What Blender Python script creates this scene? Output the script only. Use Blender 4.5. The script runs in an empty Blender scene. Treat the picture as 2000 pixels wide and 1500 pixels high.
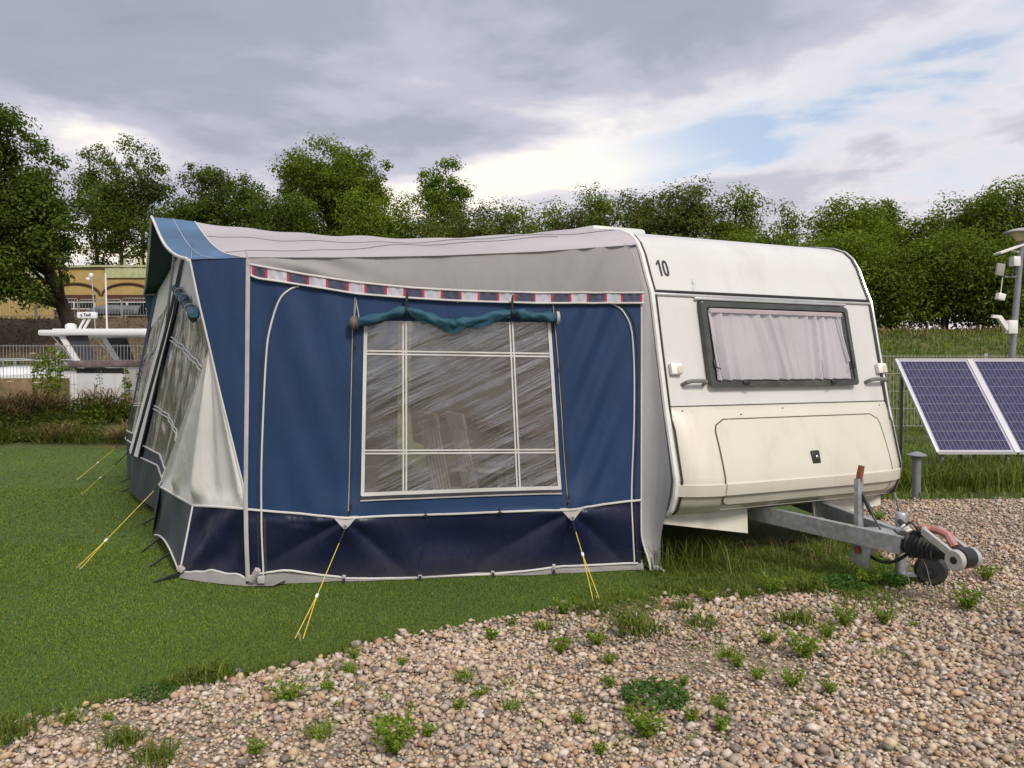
import bpy, bmesh, math, random
import numpy as np
from math import sin, cos, pi, radians
from mathutils import Vector, Matrix, noise as mnoise

scn = bpy.context.scene
COL = scn.collection
# ------------------------------------------------------------------ camera
cam_d = bpy.data.cameras.new('camera'); cam = bpy.data.objects.new('camera', cam_d); COL.objects.link(cam)
cam_d.sensor_width = 36.0; cam_d.lens = 27.72; cam_d.clip_start = 0.05; cam_d.clip_end = 3000
cam.location = (0, 0, 1.5); cam.rotation_euler = (pi/2 - math.atan(38/1540), 0, 0)
scn.camera = cam
# ------------------------------------------------------------------ sky and light
SUN_EL, SUN_AZ = radians(42), radians(148)          # azimuth clockwise from +Y: from the right, behind the camera
world = bpy.data.worlds.new('World'); scn.world = world; world.use_nodes = True
def build_world():
    nt = world.node_tree; N = nt.nodes; L = nt.links; N.clear()
    def nd(t, **k):
        n = N.new(t)
        for a, b in k.items(): setattr(n, a, b)
        return n
    def math_(op, a, b=None, clamp=False):
        n = nd('ShaderNodeMath', operation=op, use_clamp=clamp)
        for i, v in enumerate((a, b)):
            if v is None: continue
            if isinstance(v, (int, float)): n.inputs[i].default_value = v
            else: L.new(v, n.inputs[i])
        return n.outputs[0]
    def ramp(fac, stops, interp='EASE'):
        n = nd('ShaderNodeValToRGB'); n.color_ramp.interpolation = interp
        cr = n.color_ramp
        while len(cr.elements) < len(stops): cr.elements.new(0.5)
        for e, (p, c) in zip(cr.elements, stops):
            e.position = p; e.color = (c[0], c[1], c[2], 1) if not isinstance(c, (int, float)) else (c, c, c, 1)
        L.new(fac, n.inputs[0]); return n.outputs[0]
    def mix(fac, a, b):
        n = nd('ShaderNodeMix', data_type='RGBA')
        for sock, v in ((n.inputs[0], fac), (n.inputs[6], a), (n.inputs[7], b)):
            if isinstance(v, (int, float)): sock.default_value = v
            elif isinstance(v, tuple): sock.default_value = (*v, 1)
            else: L.new(v, sock)
        return n.outputs[2]
    tc = nd('ShaderNodeTexCoord'); sep = nd('ShaderNodeSeparateXYZ'); L.new(tc.outputs['Generated'], sep.inputs[0])
    X, Y, Z = sep.outputs
    zc = math_('ADD', math_('MAXIMUM', Z, 0.0), 0.10)
    comb = nd('ShaderNodeCombineXYZ')
    L.new(math_('DIVIDE', X, zc), comb.inputs[0]); L.new(math_('DIVIDE', Y, zc), comb.inputs[1])
    def noise(scale, off, detail, rough=0.55, dist=0.0, st=(1, 1, 1)):
        mp = nd('ShaderNodeMapping'); mp.inputs['Location'].default_value = off; mp.inputs['Scale'].default_value = st
        mp.inputs['Rotation'].default_value = (0, 0, 0.35)
        L.new(comb.outputs[0], mp.inputs[0])
        n = nd('ShaderNodeTexNoise'); n.inputs['Scale'].default_value = scale; n.inputs['Detail'].default_value = detail
        n.inputs['Roughness'].default_value = rough; n.inputs['Distortion'].default_value = dist
        L.new(mp.outputs[0], n.inputs['Vector']); return n.outputs['Fac']
    sky = nd('ShaderNodeTexSky', sky_type='NISHITA', sun_disc=False)
    sky.sun_elevation = SUN_EL; sky.sun_rotation = SUN_AZ
    blue = nd('ShaderNodeVectorMath', operation='SCALE'); L.new(sky.outputs[0], blue.inputs[0]); blue.inputs['Scale'].default_value = 0.11
    big = noise(0.62, SKY_OFF1, 8, 0.50, 0.25)
    mid = noise(1.45, SKY_OFF2, 7, 0.54, 0.3)
    low = noise(0.33, SKY_OFF3, 3, 0.5)
    # cloud body: light lilac where thin, blue grey where thick
    dens = math_('ADD', math_('MULTIPLY', big, 0.64), math_('MULTIPLY', mid, 0.36))
    cloud = ramp(dens, [(0.41, (0.80, 0.72, 0.65)), (0.455, (0.58, 0.56, 0.60)), (0.51, (0.39, 0.40, 0.47)), (0.57, (0.285, 0.305, 0.375)), (0.68, (0.215, 0.23, 0.285))])
    # gaps: warm haze, or clear blue where the cloud deck opens
    clear = ramp(math_('ADD', low, math_('MULTIPLY', X, 0.50)), [(0.62, 0.0), (0.74, 1.0)])   # the deck breaks up towards the right
    lowz = math_('POWER', math_('SUBTRACT', 1.0, math_('MULTIPLY', math_('MAXIMUM', Z, 0.0), 1.9), True), 1.5)
    gap = mix(clear, mix(lowz, (0.74, 0.73, 0.74), (0.95, 0.79, 0.60)), mix(0.42, blue.outputs[0], (0.50, 0.58, 0.70)))
    cover = ramp(dens, [(0.40, 0.0), (0.47, 1.0)])
    thin = mix(cover, gap, cloud)
    # milky band of distant haze low down
    hz = math_('POWER', math_('SUBTRACT', 1.0, math_('MULTIPLY', math_('MAXIMUM', Z, 0.0), 2.6), True), 2.2)
    col = mix(math_('MULTIPLY', hz, 0.40), thin, (0.70, 0.60, 0.55))
    bg = nd('ShaderNodeBackground'); bg.inputs[1].default_value = 1.0; L.new(col, bg.inputs[0])
    out = nd('ShaderNodeOutputWorld'); L.new(bg.outputs[0], out.inputs[0])
SKY_OFF1, SKY_OFF2, SKY_OFF3 = (12.05, 2.62, 0), (18.21, 9.40, 0), (4.36, 4.17, 0)
build_world()
sun_d = bpy.data.lights.new('sun', 'SUN'); sun = bpy.data.objects.new('sun', sun_d); COL.objects.link(sun)
sun_d.energy = 2.0; sun_d.angle = radians(14); sun_d.color = (1.0, 0.92, 0.80)
sd = Vector((sin(SUN_AZ)*cos(SUN_EL), cos(SUN_AZ)*cos(SUN_EL), sin(SUN_EL)))
sun.rotation_euler = sd.to_track_quat('Z', 'Y').to_euler(); sun.location = sd*40
vs = scn.view_settings; vs.view_transform = 'Standard'; vs.look = 'None'; vs.gamma = 1.0; vs.use_curve_mapping = False
vs.exposure = 0.5

# ------------------------------------------------------------------ helpers
rng = np.random.default_rng(7); R = random.Random(7)
def lerp(a, b, t): return a + (b-a)*t
def interp(x, pts): return float(np.interp(x, [p[0] for p in pts], [p[1] for p in pts]))
def sstep(a, b, x):
    t = min(1, max(0, (x-a)/(b-a))); return t*t*(3-2*t)
def nz(x, y=0, z=0): return mnoise.noise(Vector((x, y, z)))

def tag(o, label=None, cat=None, group=None, kind=None):
    for k, v in (('label', label), ('category', cat), ('group', group), ('kind', kind)):
        if v: o[k] = v
    return o
def empty(name, loc=(0, 0, 0), rz=0, label=None, cat=None, group=None):
    o = bpy.data.objects.new(name, None); COL.objects.link(o); o.location = loc; o.rotation_euler = (0, 0, rz)
    o.empty_display_size = 0.1
    return tag(o, label, cat, group)
def link(name, me, parent=None):
    o = bpy.data.objects.new(name, me); COL.objects.link(o)
    if parent is not None: o.parent = parent
    return o
def copy_tree(o, parent=None):
    c = o.copy(); COL.objects.link(c); c.parent = parent
    for ch in o.children: copy_tree(ch, c)
    return c

class MB:
    """collects geometry, then builds ONE mesh object"""
    def __init__(s): s.v = []; s.f = []; s.m = []
    def add(s, vs, fs, m=0):
        n = len(s.v); s.v += [tuple(p) for p in vs]; s.f += [tuple(i+n for i in f) for f in fs]; s.m += [m]*len(fs); return s
    def box(s, c, size, rot=None, m=0, bev=0.0):
        sx, sy, sz = [d/2 for d in size]
        if bev > 0:
            bm = bmesh.new(); bmesh.ops.create_cube(bm, size=1.0)
            for v in bm.verts: v.co = Vector((v.co.x*size[0], v.co.y*size[1], v.co.z*size[2]))
            bmesh.ops.bevel(bm, geom=bm.edges[:], offset=bev, segments=2, profile=0.5, affect='EDGES')
            bm.verts.index_update()
            vs = [v.co.copy() for v in bm.verts]; fs = [[v.index for v in f.verts] for f in bm.faces]; bm.free()
        else:
            vs = [Vector((x*sx, y*sy, z*sz)) for z in (-1, 1) for y in (-1, 1) for x in (-1, 1)]
            fs = [(0, 2, 3, 1), (4, 5, 7, 6), (0, 1, 5, 4), (2, 6, 7, 3), (0, 4, 6, 2), (1, 3, 7, 5)]
        if rot is not None: vs = [rot @ v for v in vs]
        c = Vector(c); return s.add([v + c for v in vs], fs, m)
    def tube(s, pts, r, n=8, m=0, cap=True, closed=False):
        pts = [Vector(p) for p in pts]; k = len(pts)
        rs = r if isinstance(r, (list, tuple)) else [r]*k
        rings = []; up = None
        for i, p in enumerate(pts):
            if closed: t = pts[(i+1) % k] - pts[i-1]
            else: t = pts[min(i+1, k-1)] - pts[max(i-1, 0)]
            t = t.normalized() if t.length > 1e-9 else Vector((0, 0, 1))
            if up is None: up = Vector((0, 0, 1)) if abs(t.z) < 0.9 else Vector((1, 0, 0))
            a = up - t*up.dot(t)
            if a.length < 1e-4: a = t.orthogonal()
            a.normalize(); b = t.cross(a); up = a
            rings.append([p + (a*cos(2*pi*j/n) + b*sin(2*pi*j/n))*rs[i] for j in range(n)])
        vs = [q for rg in rings for q in rg]; fs = []
        for i in range(k if closed else k-1):
            i2 = (i+1) % k
            for j in range(n): fs.append((i*n+j, i*n+(j+1) % n, i2*n+(j+1) % n, i2*n+j))
        if cap and not closed:
            fs.append(tuple(range(n-1, -1, -1))); fs.append(tuple((k-1)*n+j for j in range(n)))
        return s.add(vs, fs, m)
    def bar(s, p0, p1, w, h, m=0, roll=0.0):
        p0 = Vector(p0); p1 = Vector(p1); d = p1-p0; t = d.normalized()
        up = Vector((0, 0, 1)) if abs(t.z) < 0.95 else Vector((0, 1, 0))
        a = t.cross(up).normalized(); b = a.cross(t)
        if roll: a, b = a*cos(roll)+b*sin(roll), b*cos(roll)-a*sin(roll)
        vs = [q + a*x*w/2 + b*y*h/2 for q in (p0, p1) for x, y in ((-1, -1), (1, -1), (1, 1), (-1, 1))]
        return s.add(vs, [(3, 2, 1, 0), (4, 5, 6, 7), (0, 1, 5, 4), (1, 2, 6, 5), (2, 3, 7, 6), (3, 0, 4, 7)], m)
    def lathe(s, prof, n=20, c=(0, 0, 0), axis=None, m=0):
        q = Vector((0, 0, 1)).rotation_difference(Vector(axis)) if axis is not None else None
        vs = []; c = Vector(c)
        for r, z in prof:
            for j in range(n):
                p = Vector((r*cos(2*pi*j/n), r*sin(2*pi*j/n), z))
                vs.append((q @ p if q else p) + c)
        fs = [(i*n+j, i*n+(j+1) % n, (i+1)*n+(j+1) % n, (i+1)*n+j) for i in range(len(prof)-1) for j in range(n)]
        fs.append(tuple(range(n-1, -1, -1))); fs.append(tuple((len(prof)-1)*n+j for j in range(n)))
        return s.add(vs, fs, m)
    def grid(s, fn, nu, nv, m=0, flip=False, mfun=None):
        n0 = len(s.v)
        for i in range(nu+1):
            for j in range(nv+1): s.v.append(tuple(fn(i/nu, j/nv)))
        for i in range(nu):
            for j in range(nv):
                f = (n0+i*(nv+1)+j, n0+(i+1)*(nv+1)+j, n0+(i+1)*(nv+1)+j+1, n0+i*(nv+1)+j+1)
                s.f.append(f[::-1] if flip else f); s.m.append(mfun(i/nu, j/nv) if mfun else m)
        return s
    def build(s, name, mats, parent=None, smooth=35, off=None):
        me = bpy.data.meshes.new(name)
        vs = s.v if off is None else [(x-off[0], y-off[1], z-off[2]) for x, y, z in s.v]
        me.from_pydata(vs, [], s.f)
        for m in (mats if isinstance(mats, (list, tuple)) else [mats]): me.materials.append(m)
        if any(s.m): me.polygons.foreach_set('material_index', s.m)
        if smooth:
            me.polygons.foreach_set('use_smooth', [True]*len(me.polygons))
            me.update()
            try: me.set_sharp_from_angle(angle=radians(smooth))
            except Exception: pass
        me.update()
        return link(name, me, parent)

def fast_mesh(name, V, Fc, mat, parent=None, smooth=True):
    """V (n,3) float array, Fc (m,k) int array"""
    me = bpy.data.meshes.new(name); n = len(V); m, k = Fc.shape
    me.vertices.add(n); me.vertices.foreach_set('co', np.asarray(V, np.float32).ravel())
    me.loops.add(m*k); me.loops.foreach_set('vertex_index', np.asarray(Fc, np.int32).ravel())
    me.polygons.add(m); me.polygons.foreach_set('loop_start', np.arange(0, m*k, k, dtype=np.int32))
    try: me.polygons.foreach_set('loop_total', np.full(m, k, dtype=np.int32))
    except Exception: pass
    me.polygons.foreach_set('use_smooth', np.full(m, smooth, dtype=bool))
    me.materials.append(mat); me.update(calc_edges=True)
    return link(name, me, parent)

# ------------------------------------------------------------------ materials
def new_mat(name):
    m = bpy.data.materials.new(name); m.use_nodes = True
    return m, m.node_tree, m.node_tree.nodes, m.node_tree.links, m.node_tree.nodes['Principled BSDF']
def setcol(sock, c): sock.default_value = (c[0], c[1], c[2], 1)
def mat(name, col, rough=0.6, var=0.12, vscale=3.0, bump=0.0, bscale=60.0, metal=0.0, spec=None, dirt=None, dscale=1.5, dlo=0.52, dhi=0.72, transl=0.0, coat=0.0, detail=5, stretch=None):
    m, nt, N, L, P = new_mat(name)
    tc = N.new('ShaderNodeTexCoord'); src = tc.outputs['Object']
    if stretch:
        mp = N.new('ShaderNodeMapping'); mp.inputs['Scale'].default_value = stretch; L.new(src, mp.inputs[0]); src = mp.outputs[0]
    n1 = N.new('ShaderNodeTexNoise'); n1.inputs['Scale'].default_value = vscale; n1.inputs['Detail'].default_value = detail; L.new(src, n1.inputs['Vector'])
    mr = N.new('ShaderNodeMapRange'); mr.inputs[1].default_value = 0.3; mr.inputs[2].default_value = 0.7; mr.inputs[3].default_value = 1-var; mr.inputs[4].default_value = 1+var
    L.new(n1.outputs['Fac'], mr.inputs[0])
    mx = N.new('ShaderNodeVectorMath'); mx.operation = 'SCALE'; mx.inputs[0].default_value = col; L.new(mr.outputs[0], mx.inputs['Scale'])
    out = mx.outputs[0]
    if dirt:
        n2 = N.new('ShaderNodeTexNoise'); n2.inputs['Scale'].default_value = dscale; n2.inputs['Detail'].default_value = 9; n2.inputs['Roughness'].default_value = 0.65; L.new(src, n2.inputs['Vector'])
        mr2 = N.new('ShaderNodeMapRange'); mr2.inputs[1].default_value = dlo; mr2.inputs[2].default_value = dhi; mr2.inputs[4].default_value = 0.75; L.new(n2.outputs['Fac'], mr2.inputs[0])
        mm = N.new('ShaderNodeMix'); mm.data_type = 'RGBA'; L.new(mr2.outputs[0], mm.inputs[0]); L.new(out, mm.inputs[6]); setcol(mm.inputs[7], dirt); out = mm.outputs[2]
    L.new(out, P.inputs['Base Color']); P.inputs['Roughness'].default_value = rough; P.inputs['Metallic'].default_value = metal
    if spec is not None: P.inputs['Specular IOR Level'].default_value = spec
    if coat: P.inputs['Coat Weight'].default_value = coat; P.inputs['Coat Roughness'].default_value = 0.15
    if bump:
        nb = N.new('ShaderNodeTexNoise'); nb.inputs['Scale'].default_value = bscale; nb.inputs['Detail'].default_value = 4; L.new(tc.outputs['Object'], nb.inputs['Vector'])
        b = N.new('ShaderNodeBump'); b.inputs['Strength'].default_value = min(1, bump*20) if bump < 0.05 else 1.0; b.inputs['Distance'].default_value = bump; L.new(nb.outputs['Fac'], b.inputs['Height']); L.new(b.outputs[0], P.inputs['Normal'])
    if transl:
        tr = N.new('ShaderNodeBsdfTranslucent'); L.new(out, tr.inputs[0]); ms = N.new('ShaderNodeMixShader'); ms.inputs[0].default_value = transl
        L.new(P.outputs[0], ms.inputs[1]); L.new(tr.outputs[0], ms.inputs[2]); L.new(ms.outputs[0], N['Material Output'].inputs[0])
    return m
def leaf_mat(name, c1, c2, transl=0.35, rough=0.55):
    m, nt, N, L, P = new_mat(name)
    g = N.new('ShaderNodeNewGeometry'); cr = N.new('ShaderNodeValToRGB'); L.new(g.outputs['Random Per Island'], cr.inputs[0])
    cr.color_ramp.elements[0].color = (*c1, 1); cr.color_ramp.elements[1].color = (*c2, 1)
    tc = N.new('ShaderNodeTexCoord'); n = N.new('ShaderNodeTexNoise'); n.inputs['Scale'].default_value = 0.55; n.inputs['Detail'].default_value = 3; L.new(tc.outputs['Object'], n.inputs['Vector'])
    mr = N.new('ShaderNodeMapRange'); mr.inputs[1].default_value = 0.3; mr.inputs[2].default_value = 0.7; mr.inputs[3].default_value = 0.72; mr.inputs[4].default_value = 1.3; L.new(n.outputs['Fac'], mr.inputs[0])
    vm = N.new('ShaderNodeVectorMath'); vm.operation = 'SCALE'; L.new(cr.outputs[0], vm.inputs[0]); L.new(mr.outputs[0], vm.inputs['Scale'])
    L.new(vm.outputs[0], P.inputs['Base Color']); P.inputs['Roughness'].default_value = rough; P.inputs['Specular IOR Level'].default_value = 0.3
    tr = N.new('ShaderNodeBsdfTranslucent'); L.new(vm.outputs[0], tr.inputs[0]); ms = N.new('ShaderNodeMixShader'); ms.inputs[0].default_value = transl
    L.new(P.outputs[0], ms.inputs[1]); L.new(tr.outputs[0], ms.inputs[2]); L.new(ms.outputs[0], N['Material Output'].inputs[0])
    return m
def fabric(name, col, rough=0.75, transl=0.12, var=0.13, dirt=None, wrinkle=0.004, sheen=0.0, wscale=5.0, back_shade=None, mud=None):
    """woven awning cloth: weave, soft creases, patchy fading"""
    m, nt, N, L, P = new_mat(name)
    tc = N.new('ShaderNodeTexCoord')
    n1 = N.new('ShaderNodeTexNoise'); n1.inputs['Scale'].default_value = 1.3; n1.inputs['Detail'].default_value = 7; n1.inputs['Roughness'].default_value = 0.6; L.new(tc.outputs['Object'], n1.inputs['Vector'])
    mr = N.new('ShaderNodeMapRange'); mr.inputs[1].default_value = 0.3; mr.inputs[2].default_value = 0.7; mr.inputs[3].default_value = 1-var; mr.inputs[4].default_value = 1+var; L.new(n1.outputs['Fac'], mr.inputs[0])
    vm = N.new('ShaderNodeVectorMath'); vm.operation = 'SCALE'; vm.inputs[0].default_value = col; L.new(mr.outputs[0], vm.inputs['Scale']); out = vm.outputs[0]
    if dirt:
        n2 = N.new('ShaderNodeTexNoise'); n2.inputs['Scale'].default_value = 2.6; n2.inputs['Detail'].default_value = 10; n2.inputs['Roughness'].default_value = 0.7; L.new(tc.outputs['Object'], n2.inputs['Vector'])
        r2 = N.new('ShaderNodeMapRange'); r2.inputs[1].default_value = 0.5; r2.inputs[2].default_value = 0.75; r2.inputs[4].default_value = 0.5; L.new(n2.outputs['Fac'], r2.inputs[0])
        mm = N.new('ShaderNodeMix'); mm.data_type = 'RGBA'; L.new(r2.outputs[0], mm.inputs[0]); L.new(out, mm.inputs[6]); setcol(mm.inputs[7], dirt); out = mm.outputs[2]
    if mud:   # splashed soil near the ground, fading out upwards
        sp_ = N.new('ShaderNodeSeparateXYZ'); L.new(tc.outputs['Object'], sp_.inputs[0])
        hr = N.new('ShaderNodeMapRange'); hr.inputs[1].default_value = 0.17; hr.inputs[2].default_value = 0.0; hr.inputs[4].default_value = 0.75; L.new(sp_.outputs[2], hr.inputs[0])
        nm = N.new('ShaderNodeTexNoise'); nm.inputs['Scale'].default_value = 9; nm.inputs['Detail'].default_value = 8; nm.inputs['Roughness'].default_value = 0.7; L.new(tc.outputs['Object'], nm.inputs['Vector'])
        mu = N.new('ShaderNodeMath'); mu.operation = 'MULTIPLY'; mu.use_clamp = True; L.new(hr.outputs[0], mu.inputs[0]); L.new(nm.outputs['Fac'], mu.inputs[1])
        mk = N.new('ShaderNodeMix'); mk.data_type = 'RGBA'; L.new(mu.outputs[0], mk.inputs[0]); L.new(out, mk.inputs[6]); setcol(mk.inputs[7], mud); out = mk.outputs[2]
    if back_shade:  # shade under the canopy put into the colour of the back faces
        gb = N.new('ShaderNodeNewGeometry'); mk = N.new('ShaderNodeMix'); mk.data_type = 'RGBA'; L.new(gb.outputs['Backfacing'], mk.inputs[0]); L.new(out, mk.inputs[6]); setcol(mk.inputs[7], back_shade); out = mk.outputs[2]
    L.new(out, P.inputs['Base Color']); P.inputs['Roughness'].default_value = rough; P.inputs['Specular IOR Level'].default_value = 0.35
    mp = N.new('ShaderNodeMapping'); mp.inputs['Scale'].default_value = (1, 1, 0.35); L.new(tc.outputs['Object'], mp.inputs[0])
    n3 = N.new('ShaderNodeTexNoise'); n3.inputs['Scale'].default_value = wscale; n3.inputs['Detail'].default_value = 4; n3.inputs['Distortion'].default_value = 0.6; L.new(mp.outputs[0], n3.inputs['Vector'])
    n4 = N.new('ShaderNodeTexNoise'); n4.inputs['Scale'].default_value = 420; n4.inputs['Detail'].default_value = 1; L.new(tc.outputs['Object'], n4.inputs['Vector'])
    b1 = N.new('ShaderNodeBump'); b1.inputs['Distance'].default_value = wrinkle*4; b1.inputs['Strength'].default_value = 0.8; L.new(n3.outputs['Fac'], b1.inputs['Height'])
    b2 = N.new('ShaderNodeBump'); b2.inputs['Distance'].default_value = 0.0006; b2.inputs['Strength'].default_value = 0.6; L.new(n4.outputs['Fac'], b2.inputs['Height']); L.new(b1.outputs[0], b2.inputs['Normal'])
    L.new(b2.outputs[0], P.inputs['Normal'])
    if transl:
        tr = N.new('ShaderNodeBsdfTranslucent'); L.new(out, tr.inputs[0]); ms = N.new('ShaderNodeMixShader'); ms.inputs[0].default_value = transl
        L.new(P.outputs[0], ms.inputs[1]); L.new(tr.outputs[0], ms.inputs[2]); L.new(ms.outputs[0], N['Material Output'].inputs[0])
    return m
def film(name, tint, milky, gloss, rough, rot, st, wr=0.02, milk=0.25, base_t=0.8):
    """clear PVC sheet: see-through, a little milky, creased and shiny"""
    m, nt, N, L, P = new_mat(name); N.remove(P)
    tc = N.new('ShaderNodeTexCoord'); mp = N.new('ShaderNodeMapping'); mp.vector_type = 'TEXTURE'; mp.inputs['Rotation'].default_value = rot; mp.inputs['Scale'].default_value = [1/q for q in st]; L.new(tc.outputs['Object'], mp.inputs[0])
    n = N.new('ShaderNodeTexNoise'); n.inputs['Scale'].default_value = 2.2; n.inputs['Detail'].default_value = 5; n.inputs['Roughness'].default_value = 0.55; n.inputs['Distortion'].default_value = 0.25; L.new(mp.outputs[0], n.inputs['Vector'])
    big = N.new('ShaderNodeTexNoise'); big.inputs['Scale'].default_value = 1.9; big.inputs['Detail'].default_value = 2; L.new(tc.outputs['Object'], big.inputs['Vector'])
    bm_ = N.new('ShaderNodeMapRange'); bm_.inputs[1].default_value = 0.36; bm_.inputs[2].default_value = 0.66; bm_.inputs[3].default_value = 0.12; bm_.inputs[4].default_value = 1.5; L.new(big.outputs['Fac'], bm_.inputs[0])
    mm_ = N.new('ShaderNodeMath'); mm_.operation = 'MULTIPLY'; L.new(n.outputs['Fac'], mm_.inputs[0]); L.new(bm_.outputs[0], mm_.inputs[1])
    b = N.new('ShaderNodeBump'); b.inputs['Distance'].default_value = wr; b.inputs['Strength'].default_value = 1.0; L.new(mm_.outputs[0], b.inputs['Height'])
    t = N.new('ShaderNodeBsdfTransparent'); setcol(t.inputs[0], tint)
    d = N.new('ShaderNodeBsdfDiffuse'); setcol(d.inputs[0], milky); L.new(b.outputs[0], d.inputs['Normal'])
    g = N.new('ShaderNodeBsdfGlossy'); g.inputs['Roughness'].default_value = rough; setcol(g.inputs[0], (0.95, 0.95, 0.95)); L.new(b.outputs[0], g.inputs['Normal'])
    m1 = N.new('ShaderNodeMixShader'); m1.inputs[0].default_value = milk; L.new(t.outputs[0], m1.inputs[1]); L.new(d.outputs[0], m1.inputs[2])
    fr = N.new('ShaderNodeFresnel'); fr.inputs[0].default_value = 1.5; L.new(b.outputs[0], fr.inputs['Normal'])
    mr = N.new('ShaderNodeMath'); mr.operation = 'MULTIPLY_ADD'; mr.inputs[1].default_value = 1.0; mr.inputs[2].default_value = gloss; mr.use_clamp = True; L.new(fr.outputs[0], mr.inputs[0])
    m2 = N.new('ShaderNodeMixShader'); L.new(mr.outputs[0], m2.inputs[0]); L.new(m1.outputs[0], m2.inputs[1]); L.new(g.outputs[0], m2.inputs[2])
    L.new(m2.outputs[0], N['Material Output'].inputs[0]); return m

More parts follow.
